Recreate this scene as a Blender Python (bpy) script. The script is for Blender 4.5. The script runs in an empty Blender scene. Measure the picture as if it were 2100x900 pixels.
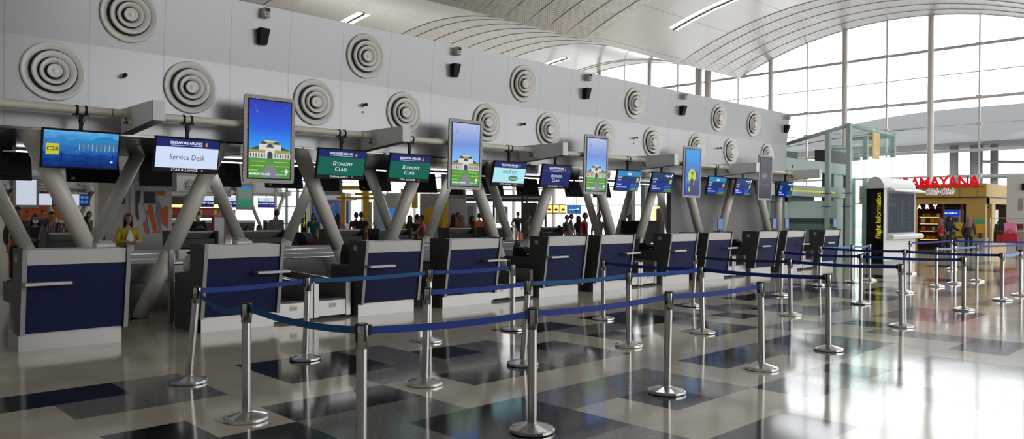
import bpy, math, random
from mathutils import Vector, Matrix
random.seed(7)
S = bpy.context.scene
COL = S.collection
PI = math.pi

# ------------------------------------------------------------------ camera
FPX, YAW, HZ, ROLL = 1561.0, 0.8, 440.7, 0.0044
def ray(u, v):
    x = (u-1050)/FPX; y = -(v-450)/FPX
    c, s = math.cos(ROLL), math.sin(ROLL); x, y = c*x-s*y, s*x+c*y
    t = math.atan((HZ-450)/FPX)
    fw = math.cos(t)-y*math.sin(t); up = math.sin(t)+y*math.cos(t)
    cy, sy = math.cos(YAW), math.sin(YAW)
    return Vector((x*sy+fw*cy, -x*cy+fw*sy, up))
fwd = ray(1050, 450).normalized(); rt = (ray(1060, 450)-ray(1050, 450)).normalized()
upv = rt.cross(fwd).normalized()
cd = bpy.data.cameras.new('camera'); cam = bpy.data.objects.new('camera', cd); COL.objects.link(cam)
m = Matrix((rt, upv, -fwd)).transposed().to_4x4(); m.translation = Vector((0, 0, 1.6)); cam.matrix_world = m
cd.sensor_width = 36; cd.lens = 36*FPX/2100; cd.clip_end = 500; S.camera = cam

# ------------------------------------------------------------------ view, world, lights
S.view_settings.view_transform = 'Standard'; S.view_settings.look = 'None'
S.view_settings.gamma = 1; S.view_settings.use_curve_mapping = False
S.view_settings.exposure = 0.0
W = bpy.data.worlds.new('sky'); S.world = W; W.use_nodes = True
bg = W.node_tree.nodes['Background']; bg.inputs[0].default_value = (0.93, 0.97, 1.0, 1); 
_n, _l = W.node_tree.nodes, W.node_tree.links          # overcast sky: brighter overhead, dim ground below the horizon
_tc = _n.new('ShaderNodeTexCoord'); _sp = _n.new('ShaderNodeSeparateXYZ'); _l.new(_tc.outputs['Generated'], _sp.inputs[0])
_cr = _n.new('ShaderNodeValToRGB'); _mr = _n.new('ShaderNodeMapRange'); _mr.inputs[1].default_value = -1; _mr.inputs[2].default_value = 1; _l.new(_sp.outputs[2], _mr.inputs[0]); _l.new(_mr.outputs[0], _cr.inputs[0])
_e = _cr.color_ramp.elements; _e[0].position = .485; _e[0].color = (.05, .05, .048, 1); _e[1].position = 1; _e[1].color = (1, 1, 1, 1); _e.new(.505).color = (.50, .515, .53, 1)
_l.new(_cr.outputs[0], bg.inputs[0]); bg.inputs[1].default_value = 6.6
S.cycles.max_bounces = 8; S.cycles.diffuse_bounces = 4; S.cycles.glossy_bounces = 4
S.cycles.transparent_max_bounces = 12; S.cycles.sample_clamp_indirect = 6; S.cycles.caustics_reflective = False
S.cycles.caustics_refractive = False

# ------------------------------------------------------------------ materials
MAT = {}
def mat(name, col, rough=.5, metal=0., emit=None, estr=1., spec=.5, coat=0.):
    m = bpy.data.materials.new(name); m.use_nodes = True
    b = m.node_tree.nodes['Principled BSDF']
    b.inputs['Base Color'].default_value = (*col, 1); b.inputs['Roughness'].default_value = rough
    b.inputs['Metallic'].default_value = metal; b.inputs['Specular IOR Level'].default_value = spec
    b.inputs['Coat Weight'].default_value = coat
    if emit is not None:
        b.inputs['Emission Color'].default_value = (*emit, 1); b.inputs['Emission Strength'].default_value = estr
    MAT[name] = m; return m
def nt(m): return m.node_tree.nodes, m.node_tree.links, m.node_tree.nodes['Principled BSDF']
def N(nodes, typ, **kw):
    n = nodes.new(typ)
    for k, v in kw.items(): setattr(n, k, v)
    return n
def math_node(nodes, links, op, a, b=None):
    n = nodes.new('ShaderNodeMath'); n.operation = op
    for i, q in enumerate((a, b)):
        if q is None: continue
        if isinstance(q, (int, float)): n.inputs[i].default_value = q
        else: links.new(q, n.inputs[i])
    return n.outputs[0]
def mix_col(nodes, links, fac, c1, c2):
    n = nodes.new('ShaderNodeMix'); n.data_type = 'RGBA'
    if isinstance(fac, (int, float)): n.inputs[0].default_value = fac
    else: links.new(fac, n.inputs[0])
    for i, c in ((6, c1), (7, c2)):
        if isinstance(c, tuple): n.inputs[i].default_value = (*c, 1)
        else: links.new(c, n.inputs[i])
    return n.outputs[2]
def noisy(m, c1, c2, scale, detail=3, rough=None):
    nd, ln, b = nt(m)
    tc = N(nd, 'ShaderNodeTexCoord'); no = N(nd, 'ShaderNodeTexNoise'); no.inputs['Scale'].default_value = scale; no.inputs['Detail'].default_value = detail
    ln.new(tc.outputs['Object'], no.inputs['Vector'])
    mr = N(nd, 'ShaderNodeMapRange'); mr.inputs[1].default_value = .35; mr.inputs[2].default_value = .65
    ln.new(no.outputs[0], mr.inputs[0])
    ln.new(mix_col(nd, ln, mr.outputs[0], c1, c2), b.inputs['Base Color'])
    if rough:
        mr2 = N(nd, 'ShaderNodeMapRange'); mr2.inputs[1].default_value = .3; mr2.inputs[2].default_value = .7
        mr2.inputs[3].default_value = rough[0]; mr2.inputs[4].default_value = rough[1]
        ln.new(no.outputs[0], mr2.inputs[0]); ln.new(mr2.outputs[0], b.inputs['Roughness'])
    return m

# floor stones
for nm, c1, c2, sc in (('stone_cream', (.50, .435, .34), (.60, .54, .435), 1.3), ('stone_grey', (.15, .138, .127), (.235, .22, .20), 40), ('stone_black', (.010, .011, .014), (.016, .017, .021), 8)):
    m = noisy(mat(nm, c1, .095, spec=.45), c1, c2, sc, 4)
    nd, ln, b = nt(m)
    # hairline joints of the 0.61 m tiles
    tc = N(nd, 'ShaderNodeTexCoord'); sp = N(nd, 'ShaderNodeSeparateXYZ'); ln.new(tc.outputs['Object'], sp.inputs[0])
    fs = []
    for ax, off in ((0, 2.286), (1, 4.7455)):
        q = math_node(nd, ln, 'DIVIDE', math_node(nd, ln, 'SUBTRACT', sp.outputs[ax], off-60.864), .60864)
        q = math_node(nd, ln, 'FRACT', q); q = math_node(nd, ln, 'ABSOLUTE', math_node(nd, ln, 'SUBTRACT', q, .5))
        fs.append(math_node(nd, ln, 'GREATER_THAN', q, .4965))
    f = math_node(nd, ln, 'MULTIPLY', math_node(nd, ln, 'MAXIMUM', fs[0], fs[1]), .35)
    src = b.inputs['Base Color'].links[0].from_socket
    ln.new(mix_col(nd, ln, f, src, (.12, .10, .08)), b.inputs['Base Color'])
    # slow waviness of the polish
    no = N(nd, 'ShaderNodeTexNoise'); no.inputs['Scale'].default_value = 1.1; no.inputs['Detail'].default_value = 1
    ln.new(tc.outputs['Object'], no.inputs['Vector'])
    bp = N(nd, 'ShaderNodeBump'); bp.inputs['Strength'].default_value = .12; bp.inputs['Distance'].default_value = .02
    ln.new(no.outputs[0], bp.inputs['Height']); ln.new(bp.outputs[0], b.inputs['Normal'])

# wall cladding with vertical joints every 1.03 m
m = mat('wall_panel', (.40, .40, .41), .28, .22)
nd, ln, b = nt(m); tc = N(nd, 'ShaderNodeTexCoord'); sp = N(nd, 'ShaderNodeSeparateXYZ'); ln.new(tc.outputs['Object'], sp.inputs[0])
q = math_node(nd, ln, 'FRACT', math_node(nd, ln, 'DIVIDE', math_node(nd, ln, 'SUBTRACT', sp.outputs[0], 3.25-103), 1.03))
q = math_node(nd, ln, 'ABSOLUTE', math_node(nd, ln, 'SUBTRACT', q, .5)); q = math_node(nd, ln, 'GREATER_THAN', q, .4935)
ln.new(mix_col(nd, ln, math_node(nd, ln, 'MULTIPLY', q, .5), (.40, .40, .412), (.22, .21, .19)), b.inputs['Base Color'])

# perforated roof sheet (uv in metres) and plain roof sheet
m = mat('roof_perforated', (.55, .55, .54), .32, .4)
nd, ln, b = nt(m); uv = N(nd, 'ShaderNodeUVMap'); sp = N(nd, 'ShaderNodeSeparateXYZ'); ln.new(uv.outputs[0], sp.inputs[0])
ds = []
for ax in (0, 1):
    q = math_node(nd, ln, 'SUBTRACT', math_node(nd, ln, 'FRACT', math_node(nd, ln, 'DIVIDE', sp.outputs[ax], .13)), .5)
    ds.append(math_node(nd, ln, 'MULTIPLY', q, q))
d = math_node(nd, ln, 'LESS_THAN', math_node(nd, ln, 'ADD', *ds), .075)
row = math_node(nd, ln, 'FRACT', math_node(nd, ln, 'DIVIDE', sp.outputs[1], 1.5)); row = math_node(nd, ln, 'GREATER_THAN', row, .06)
ln.new(mix_col(nd, ln, math_node(nd, ln, 'MULTIPLY', d, row), (.74, .73, .71), (.27, .27, .26)), b.inputs['Base Color'])
m = mat('roof_plain', (.70, .69, .68), .24, .4)
nd, ln, b = nt(m); uv = N(nd, 'ShaderNodeUVMap'); sp = N(nd, 'ShaderNodeSeparateXYZ'); ln.new(uv.outputs[0], sp.inputs[0])
q = math_node(nd, ln, 'FRACT', math_node(nd, ln, 'DIVIDE', sp.outputs[1], 3.1)); q = math_node(nd, ln, 'LESS_THAN', q, .012)
ln.new(mix_col(nd, ln, q, (.72, .71, .70), (.35, .35, .34)), b.inputs['Base Color'])

def brushed(name, col, rough, axis):
    m = mat(name, col, rough, .9); nd, ln, b = nt(m)
    tc = N(nd, 'ShaderNodeTexCoord'); mp = N(nd, 'ShaderNodeMapping'); mp.inputs['Scale'].default_value = axis
    no = N(nd, 'ShaderNodeTexNoise'); no.inputs['Scale'].default_value = 6; no.inputs['Detail'].default_value = 5
    ln.new(tc.outputs['Object'], mp.inputs[0]); ln.new(mp.outputs[0], no.inputs['Vector'])
    mr = N(nd, 'ShaderNodeMapRange'); mr.inputs[3].default_value = rough*.8; mr.inputs[4].default_value = rough*1.25
    ln.new(no.outputs[0], mr.inputs[0]); ln.new(mr.outputs[0], b.inputs['Roughness'])
    ln.new(mix_col(nd, ln, no.outputs[0], tuple(c*.85 for c in col), tuple(min(1, c*1.1) for c in col)), b.inputs['Base Color'])
brushed('steel_pole', (.44, .43, .42), .22, (40, 40, 1))
brushed('steel_dish', (.66, .66, .66), .14, (1, 1, 30))
brushed('steel_sheet', (.37, .36, .345), .42, (1, 1, 22))
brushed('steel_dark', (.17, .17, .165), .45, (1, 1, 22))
noisy(mat('blue_laminate', (.008, .014, .065), .55, spec=.15), (.0085, .013, .050), (.0115, .0175, .068), 60)
mat('counter_white', (.55, .54, .52), .35); mat('grey_laminate', (.06, .06, .058), .55, spec=.2)
mat('column_paint', (.60, .58, .51), .32); mat('pipe_paint', (.66, .62, .54), .35); mat('beam_paint', (.76, .76, .74), .45)
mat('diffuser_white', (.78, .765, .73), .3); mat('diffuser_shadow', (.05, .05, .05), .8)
mat('black_plastic', (.006, .006, .007), .5, spec=.2); mat('black_rubber', (.012, .012, .012), .6); mat('black_gloss', (.004, .004, .005), .08)
mat('ceiling_bronze', (.16, .15, .135), .12, .85); mat('white_paint', (.64, .64, .64), .4); mat('offwhite', (.6, .58, .52), .5)
mat('grey_paint', (.20, .19, .195), .5); mat('mid_grey', (.30, .30, .30), .5); mat('dark_grey', (.05, .05, .052), .5)
mat('belt_royal', (.010, .036, .22), .55, spec=.2); mat('belt_teal', (.008, .075, .21), .55, spec=.2); mat('belt_dark', (.006, .022, .05), .6); mat('belt_pale', (.07, .16, .42), .5)
mat('led', (1, 1, 1), .5, emit=(.95, .93, 1), estr=6)
mat('yellow_paint', (.72, .42, .03), .45); mat('orange_paint', (.75, .14, .02), .5); mat('purple_grey', (.07, .06, .085), .5)
mat('red_paint', (.45, .02, .02), .45); mat('red_dark', (.16, .025, .015), .5); mat('shop_yellow', (.50, .32, .08), .5); mat('shop_brown', (.05, .028, .015), .6)
mat('outdoor_grey', (.17, .175, .18), .8, spec=.1); mat('cafe_grey', (.42, .44, .5), .6); mat('green_steel', (.50, .60, .57), .4); mat('dark_green', (.07, .12, .11), .5)
mat('mullion', (.78, .76, .77), .4)  # pale colour carries the overexposed window haze over posts and rails
def frosted(name, c, t):
    m = mat(name, c, .35); nd, ln, b = nt(m); tr = N(nd, 'ShaderNodeBsdfTranslucent'); tr.inputs[0].default_value = (*c, 1); mx = N(nd, 'ShaderNodeMixShader'); mx.inputs[0].default_value = t
    o = [n for n in nd if n.type == 'OUTPUT_MATERIAL'][0]; ln.new(b.outputs[0], mx.inputs[1]); ln.new(tr.outputs[0], mx.inputs[2]); ln.new(mx.outputs[0], o.inputs[0])
frosted('frost', (.80, .90, .88), .6); frosted('frost_mid', (.34, .45, .42), .5); frosted('frost_dark', (.12, .19, .17), .3); mat('stroller_black', (.008, .008, .01), .8)
def glow(name, col, st=1.0): return mat(name, (0, 0, 0), .12, emit=col, estr=st, spec=.2)
glow('g_white', (.62, .72, .92)); glow('g_navy', (.006, .012, .13)); glow('g_green', (.0, .11, .075)); glow('g_black', (.004, .004, .008))
glow('g_text_dark', (.05, .06, .1)); glow('g_text', (.85, .9, 1)); glow('g_gold', (.8, .38, .02)); glow('g_teal', (.42, .78, .86)); glow('g_yellow', (.55, .52, .02))
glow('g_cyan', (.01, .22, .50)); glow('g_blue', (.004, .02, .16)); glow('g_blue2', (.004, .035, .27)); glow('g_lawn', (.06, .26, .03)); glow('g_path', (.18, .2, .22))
glow('g_palace', (.62, .62, .6)); glow('g_roof', (.30, .28, .05)); glow('g_darkroof', (.01, .015, .05)); glow('g_shade', (.04, .05, .07)); glow('g_skin', (.5, .2, .12)); glow('g_lime', (.4, .6, .02))
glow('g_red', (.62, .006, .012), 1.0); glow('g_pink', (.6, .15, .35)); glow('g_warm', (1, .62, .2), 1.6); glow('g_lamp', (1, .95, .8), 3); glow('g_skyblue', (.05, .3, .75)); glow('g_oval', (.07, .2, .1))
glow('g_board', (.02, .035, .10)); glow('g_haze', (.05, .16, .34)); glow('g_mid', (.01, .06, .3)); glow('g_signblue', (.01, .04, .5)); glow('g_screen_dim', (.012, .02, .035)); glow('g_row', (.05, .07, .1)); glow('g_panel', (.55, .6, .7)); glow('g_green2', (.05, .5, .3)); glow('g_rock', (.1, .16, .12))

def grad(name, stops, axis=2, lo=0., hi=1., st=1., noise=0.):
    m = mat(name, (0, 0, 0), .12, spec=.5 if 'pale' in name else .12); nd, ln, b = nt(m)
    tc = N(nd, 'ShaderNodeTexCoord'); sp = N(nd, 'ShaderNodeSeparateXYZ'); ln.new(tc.outputs['Object'], sp.inputs[0])
    mr = N(nd, 'ShaderNodeMapRange'); mr.inputs[1].default_value = lo; mr.inputs[2].default_value = hi; ln.new(sp.outputs[axis], mr.inputs[0])
    f = mr.outputs[0]
    if noise:
        no = N(nd, 'ShaderNodeTexNoise'); no.inputs['Scale'].default_value = 5; mp = N(nd, 'ShaderNodeMapping'); mp.inputs['Scale'].default_value = (1, 1, 3)
        ln.new(tc.outputs['Object'], mp.inputs[0]); ln.new(mp.outputs[0], no.inputs['Vector'])
        f = math_node(nd, ln, 'ADD', f, math_node(nd, ln, 'MULTIPLY', math_node(nd, ln, 'SUBTRACT', no.outputs[0], .5), noise))
    cr = N(nd, 'ShaderNodeValToRGB'); cr.color_ramp.elements[0].position = stops[0][0]; cr.color_ramp.elements[0].color = (*stops[0][1], 1)
    cr.color_ramp.elements[1].position = stops[-1][0]; cr.color_ramp.elements[1].color = (*stops[-1][1], 1)
    for p, c in stops[1:-1]: cr.color_ramp.elements.new(p).color = (*c, 1)
    ln.new(f, cr.inputs[0]); ln.new(cr.outputs[0], b.inputs['Emission Color']); b.inputs['Emission Strength'].default_value = st
    return m
grad('s_terminal', [(0, (.002, .012, .10)), (.35, (.005, .06, .30)), (.55, (.03, .16, .45)), (.75, (.03, .22, .55)), (1, (.12, .42, .75))], 2, -.26, .26, 1., .5)
grad('s_palacesky', [(0, (.02, .35, .85)), (.5, (.004, .08, .68)), (1, (.004, .02, .42))], 2, -.2, .6, 1.)
grad('s_palacesky_pale', [(0, (.10, .42, .85)), (.5, (.04, .15, .55)), (1, (.30, .36, .62))], 2, -.2, .6, 1.)  # paler, whitish-topped sky: the washed-out reflection is painted into the picture
grad('s_ad', [(0, (.004, .03, .35)), (.5, (.01, .14, .55)), (1, (.06, .35, .78))], 2, -.6, .6, 1.)
grad('s_dark', [(0, (.01, .008, .015)), (.5, (.03, .015, .03)), (1, (.03, .035, .05))], 2, -.6, .6, 1., .4)
grad('s_blueboard', [(0, (.002, .02, .22)), (.45, (.003, .03, .30)), (.5, (.006, .03, .11)), (1, (.01, .05, .16))], 2, -.26, .26, 1.)

# patterned screen frame: rings of a batik print
m = mat('batik', (.5, .5, .48), .35); nd, ln, b = nt(m)
tc = N(nd, 'ShaderNodeTexCoord'); sp = N(nd, 'ShaderNodeSeparateXYZ'); ln.new(tc.outputs['Object'], sp.inputs[0]); ds = []
for ax in (0, 2):
    q = math_node(nd, ln, 'SUBTRACT', math_node(nd, ln, 'FRACT', math_node(nd, ln, 'DIVIDE', math_node(nd, ln, 'ADD', sp.outputs[ax], 5), .062)), .5)
    ds.append(math_node(nd, ln, 'MULTIPLY', q, q))
r = math_node(nd, ln, 'SQRT', math_node(nd, ln, 'ADD', *ds))
w = math_node(nd, ln, 'GREATER_THAN', math_node(nd, ln, 'SINE', math_node(nd, ln, 'MULTIPLY', r, 26)), .0)
ln.new(mix_col(nd, ln, w, (.01, .01, .01), (.62, .60, .55)), b.inputs['Base Color'])
m = mat('batik_pale', (.5, .5, .5), .35); nd, ln, b = nt(m)
tc = N(nd, 'ShaderNodeTexCoord'); vo = N(nd, 'ShaderNodeTexVoronoi'); vo.inputs['Scale'].default_value = 24; ln.new(tc.outputs['Object'], vo.inputs['Vector'])
ln.new(mix_col(nd, ln, math_node(nd, ln, 'GREATER_THAN', math_node(nd, ln, 'SINE', math_node(nd, ln, 'MULTIPLY', vo.outputs[0], 22)), .1), (.14, .14, .14), (.50, .50, .50)), b.inputs['Base Color'])

def glassy(name, tint, refl=.12):
    m = bpy.data.materials.new(name); m.use_nodes = True; nd, ln = m.node_tree.nodes, m.node_tree.links; nd.clear()
    o = N(nd, 'ShaderNodeOutputMaterial'); t = N(nd, 'ShaderNodeBsdfTransparent'); t.inputs[0].default_value = (*tint, 1)
    g = N(nd, 'ShaderNodeBsdfGlossy'); g.inputs['Roughness'].default_value = .02; g.inputs[0].default_value = (.9, 1, .97, 1)
    f = N(nd, 'ShaderNodeFresnel'); f.inputs[0].default_value = 1.45; mx = N(nd, 'ShaderNodeMixShader')
    ln.new(math_node(nd, ln, 'MULTIPLY', f.outputs[0], refl*8), mx.inputs[0]); ln.new(t.outputs[0], mx.inputs[1]); ln.new(g.outputs[0], mx.inputs[2]); ln.new(mx.outputs[0], o.inputs[0])
    MAT[name] = m
glassy('glass_clear', (.97, .98, .98), .06); glassy('glass_green', (.94, .98, .97), .05); glassy('glass_frost', (.55, .66, .63), .1)

# ------------------------------------------------------------------ mesh builder
class MB:
    def __init__(s): s.v = []; s.f = []; s.m = []; s.sm = []; s.mats = []; s.uv = None
    def mi(s, mt):
        if mt not in s.mats: s.mats.append(mt)
        return s.mats.index(mt)
    def add(s, v, f, mt, smooth=False, M=None):
        o = len(s.v); k = s.mi(mt)
        s.v += [tuple(M @ Vector(p)) for p in v] if M else [tuple(p) for p in v]
        for q in f: s.f.append(tuple(o+i for i in q)); s.m.append(k); s.sm.append(smooth)
        return s
    def box(s, x0, x1, y0, y1, z0, z1, mt, M=None):
        v = [(x, y, z) for z in (z0, z1) for y in (y0, y1) for x in (x0, x1)]
        return s.add(v, [(0, 2, 3, 1), (4, 5, 7, 6), (0, 1, 5, 4), (2, 6, 7, 3), (0, 4, 6, 2), (1, 3, 7, 5)], mt, False, M)
    def rbox(s, x0, x1, y0, y1, z0, z1, mt, c=.01, M=None):   # box with chamfered vertical + top/bottom edges
        v = []
        for z, i in ((z0, c), (z0+c, 0), (z1-c, 0), (z1, c)):
            a, b_, e, g = x0+i, x1-i, y0+i, y1-i
            k = c if i == 0 else c*.6
            v += [(a+k, e, z), (b_-k, e, z), (b_, e+k, z), (b_, g-k, z), (b_-k, g, z), (a+k, g, z), (a, g-k, z), (a, e+k, z)]
        f = [tuple(range(7, -1, -1)), tuple(range(24, 32))]
        for r in range(3):
            for i in range(8): f.append((r*8+i, r*8+(i+1) % 8, (r+1)*8+(i+1) % 8, (r+1)*8+i))
        return s.add(v, f, mt, False, M)
    def tube(s, a, b, r0, r1, mt, n=16, caps=True, smooth=True):
        a, b = Vector(a), Vector(b); d = (b-a).normalized(); e = d.orthogonal().normalized(); g = d.cross(e)
        v = []
        for p, r in ((a, r0), (b, r1)): v += [p+e*r*math.cos(2*PI*i/n)+g*r*math.sin(2*PI*i/n) for i in range(n)]
        s.add(v, [(i, (i+1) % n, n+(i+1) % n, n+i) for i in range(n)], mt, smooth)
        if caps: s.add(v, [tuple(range(n-1, -1, -1)), tuple(range(n, 2*n))], mt, False)
        return s
    def path(s, pts, r, mt, n=8):
        pts = [Vector(p) for p in pts]; v = []
        for i, p in enumerate(pts):
            d = (pts[min(i+1, len(pts)-1)]-pts[max(i-1, 0)]).normalized()
            e = d.cross(Vector((.31, .22, .93))).normalized(); g = d.cross(e)
            rr = r[i] if isinstance(r, (list, tuple)) else r
            v += [p+e*rr*math.cos(2*PI*k/n)+g*rr*math.sin(2*PI*k/n) for k in range(n)]
        f = [(i*n+k, i*n+(k+1) % n, (i+1)*n+(k+1) % n, (i+1)*n+k) for i in range(len(pts)-1) for k in range(n)]
        f += [tuple(range(n-1, -1, -1)), tuple(range((len(pts)-1)*n, len(pts)*n))]
        return s.add(v, f, mt, True)
    def lathe(s, prof, mt, n=32, axis='Z', o=(0, 0, 0), smooth=True):
        v = []
        for r, h in prof:
            for i in range(n):
                c, q = r*math.cos(2*PI*i/n), r*math.sin(2*PI*i/n)
                v.append((o[0]+c, o[1]+q, o[2]+h) if axis == 'Z' else (o[0]+c, o[1]-h, o[2]+q))
        f = [(k*n+i, k*n+(i+1) % n, (k+1)*n+(i+1) % n, (k+1)*n+i) for k in range(len(prof)-1) for i in range(n)]
        return s.add(v, f, mt, smooth)
    def prism(s, poly, a0, a1, mt, plane='YZ'):     # polygon extruded along the remaining axis
        def P(p, a): return {'YZ': (a, p[0], p[1]), 'XZ': (p[0], a, p[1]), 'XY': (p[0], p[1], a)}[plane]
        n = len(poly); v = [P(p, a0) for p in poly]+[P(p, a1) for p in poly]
        f = [tuple(range(n)), tuple(range(2*n-1, n-1, -1))]+[(i, n+i, n+(i+1) % n, (i+1) % n) for i in range(n)]
        return s.add(v, f, mt)
    def flat(s, poly, mt, y=0., M=None):             # polygon (x, z) facing -Y
        return s.add([(p[0], y, p[1]) for p in poly], [tuple(range(len(poly)))], mt, False, M)
    def rect(s, x0, x1, z0, z1, mt, y=0.): return s.flat([(x0, z0), (x1, z0), (x1, z1), (x0, z1)], mt, y)
    def text(s, st, size, x, z, mt, y=0., align='CENTER', sx=1., M=None, bold=0., depth=0., shear=0.):
        c = bpy.data.curves.new('lettering', 'FONT'); c.body = st; c.size = size; c.align_x = align; c.align_y = 'CENTER'; c.offset = bold; c.extrude = depth; c.shear = shear
        c.resolution_u = 3
        o = bpy.data.objects.new('lettering', c); COL.objects.link(o)
        bpy.context.view_layer.update()
        me = bpy.data.meshes.new_from_object(o.evaluated_get(bpy.context.evaluated_depsgraph_get()))
        v = [(x+q.co.x*sx, y-q.co.z, z+q.co.y) for q in me.vertices]; f = [tuple(p.vertices) for p in me.polygons]
        bpy.data.objects.remove(o); bpy.data.curves.remove(c); bpy.data.meshes.remove(me)
        return s.add(v, f, mt, False, M)
    def mesh(s, name):
        me = bpy.data.meshes.new(name); me.from_pydata(s.v, [], s.f)
        for k in s.mats: me.materials.append(MAT[k])
        me.polygons.foreach_set('material_index', s.m); me.polygons.foreach_set('use_smooth', s.sm); me.update(); return me
    def build(s, name, parent=None, loc=None, rot=None):
        o = bpy.data.objects.new(name, s.mesh(name)); COL.objects.link(o)
        if parent: o.parent = parent
        if loc: o.location = loc
        if rot: o.rotation_euler = rot
        return o
def tag(o, label=None, cat=None, group=None, kind=None):
    for k, v in (('label', label), ('category', cat), ('group', group), ('kind', kind)):
        if v: o[k] = v
    return o
def thing(name, label, cat, loc=(0, 0, 0), rz=0, group=None):
    o = bpy.data.objects.new(name, None); COL.objects.link(o); o.location = loc; o.rotation_euler = (0, 0, rz); o.empty_display_size = .1
    return tag(o, label, cat, group)
def kids(o): return [c for c in bpy.data.objects if c.parent == o]
def dup(o, loc=None, rz=None, label=None, group=None, parent=None):
    c = o.copy(); COL.objects.link(c); c.parent = parent
    if loc: c.location = loc
    if rz is not None: c.rotation_euler = (0, 0, rz)
    if label: c['label'] = label
    if group: c['group'] = group
    for ch in KIDS(o): dup(ch, parent=c)
    return c
def KIDS(o): return list(o.children)
ORD = 'first second third fourth fifth sixth seventh eighth ninth tenth eleventh twelfth thirteenth fourteenth fifteenth sixteenth'.split()
# ================================================================== structure
TS, TX, TY = .60864, 2.286, 4.7455
cells = {}
def blk(i0, i1, j0, j1, k):
    for i in range(i0, i1):
        for j in range(j0, j1): cells[(i, j)] = k
Bk, Gy = 'stone_black', 'stone_grey'
rng = random.Random(5)
for i in range(22, 62, 2):                                  # the mosaic goes on to the far end
    for j in range(-30, 5, 2):
        q = rng.random()
        if q < .17: blk(i, i+rng.choice((1, 2, 2)), j, j+rng.choice((1, 2)), Bk)
        elif q < .38: blk(i, i+2, j, j+1, Gy)
for i in range(4, 22, 2):
    for j in range(-30, -5, 2):
        q = rng.random()
        if q < .17: blk(i, i+2, j, j+1, Bk)
        elif q < .35: blk(i, i+2, j, j+2, Gy)
for a in ((4,5,2,5),(3,4,2,3),(0,1,3,5),(-1,0,3,4),(1,2,-1,1),(2,3,0,1),(2,4,-3,-2),(4,7,-1,0),(6,7,-2,-1),(5,7,2,3),(6,7,3,4),(6,7,1,2),(9,11,3,4),(13,14,3,5),
          (12,13,2,3),(15,17,3,4),(19,22,3,4),(20,22,4,5),(10,11,-2,0),(13,15,0,1),(17,19,1,2),(8,9,-4,-2),(14,15,-3,-1),(17,20,-2,0),(-6,-3,3,4),(10,12,-5,-3)): blk(*a, Gy)
for a in ((2,4,3,5),(1,3,1,2),(2,4,-2,0),(-6,0,4,5),(-1,0,1,2),(5,6,3,4),(4,6,1,2),(7,8,1,3),(8,10,4,5),(9,10,2,3),(11,13,3,5),(15,16,4,5),(14,15,2,3),
          (11,13,1,2),(18,20,4,5),(16,18,1,3),(22,24,3,5),(19,20,1,2),(21,23,1,3),(15,16,-1,0),(11,13,-2,0),(8,10,-1,0),(5,6,-2,-1),(7,8,-3,-2),(9,10,-3,-2),
          (4,6,-4,-3),(-1,1,0,1),(13,15,-4,-3),(18,20,-2,-1),(24,26,2,3)): blk(*a, Bk)
fl = MB(); I0, I1, J0, J1 = -12, 72, -36, 130
def gx(i): return TX+TS*i
for i in range(I0, 62):
    run = None
    for j in range(-32, 6):
        k = cells.get((i, j), 'stone_cream')
        if run and run[0] == k: run[2] = j+1
        else:
            if run: fl.add([(gx(i), TY+TS*run[1], 0), (gx(i+1), TY+TS*run[1], 0), (gx(i+1), TY+TS*run[2], 0), (gx(i), TY+TS*run[2], 0)], [(0, 1, 2, 3)], run[0])
            run = [k, j, j+1]
    fl.add([(gx(i), TY+TS*run[1], 0), (gx(i+1), TY+TS*run[1], 0), (gx(i+1), TY+TS*run[2], 0), (gx(i), TY+TS*run[2], 0)], [(0, 1, 2, 3)], run[0])
def fq(x0, x1, y0, y1): fl.add([(x0, y0, 0), (x1, y0, 0), (x1, y1, 0), (x0, y1, 0)], [(0, 1, 2, 3)], 'stone_cream')
fq(gx(-12), gx(62), TY+TS*6, 90); fq(gx(-12), gx(62), -20, TY-TS*32); fq(gx(62), 46, -20, 90)
tag(fl.build('floor'), kind='structure')
# apron outside the glass
g = MB(); g.box(46, 110, -60, 140, -.4, -.05, 'mid_grey'); tag(g.build('ground_outside'), kind='structure')

# ---- wave roof: vaults across Y, skylight slits along the ribs
XG = 45.0
def vault(t): return 10.5+2.1*(1-(2*t-1)**2)                # t 0..1 across one vault
VW = 18.4; NV = 16
def roof(k, y0, slits, ribs):
    r = MB(); uv = []
    xs = sorted(set([-14+i*1.4 for i in range(60)]+[a for s in slits for a in (s[0], s[1])]+[a for s in ribs for a in s])); xs = [x for x in xs if x <= XG]+[XG]
    xs = sorted(set(xs))
    arc = [0]; 
    for i in range(NV):
        arc.append(arc[-1]+math.hypot(VW/NV, vault((i+1)/NV)-vault(i/NV)))
    for j in range(len(xs)-1):
        xc = (xs[j]+xs[j+1])/2
        plain = any(a < xc < b for a, b in ribs)
        dp = 0 if plain else .03                            # lapped sheets: each strip drops at its near edge
        base = len(r.v)
        for i in range(NV+1):
            y, z = y0+VW*i/NV, vault(i/NV); e = dp*min(1, i, NV-i)
            r.v += [(xs[j], y, z), (xs[j], y, z-e), (xs[j+1], y, z), (xs[j], y, z-e)]
        for i in range(NV):
            if any(a < xc < b and i in (2, 3, 4, 5, 6, 9, 10, 11, 12, 13) and (y0 < 20 or i > 6) for a, b in slits): continue
            p, q = base+4*i, base+4*i+4
            r.f.append((p+1, q+1, q+2, p+2)); r.m.append(r.mi('roof_plain' if plain else 'roof_perforated')); r.sm.append(True)
            uv += [(xs[j], arc[i]), (xs[j], arc[i+1]), (xs[j+1], arc[i+1]), (xs[j+1], arc[i])]
            if dp: r.f.append((p, q, q+3, p+3)); r.m.append(r.mi('roof_plain')); r.sm.append(False); uv += [(0, .5)]*4
    o = r.build('ceiling'); l = o.data.uv_layers.new(name='UVMap')
    for q, c in enumerate(uv): l.data[q].uv = c
    return tag(o, kind='structure')
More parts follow.
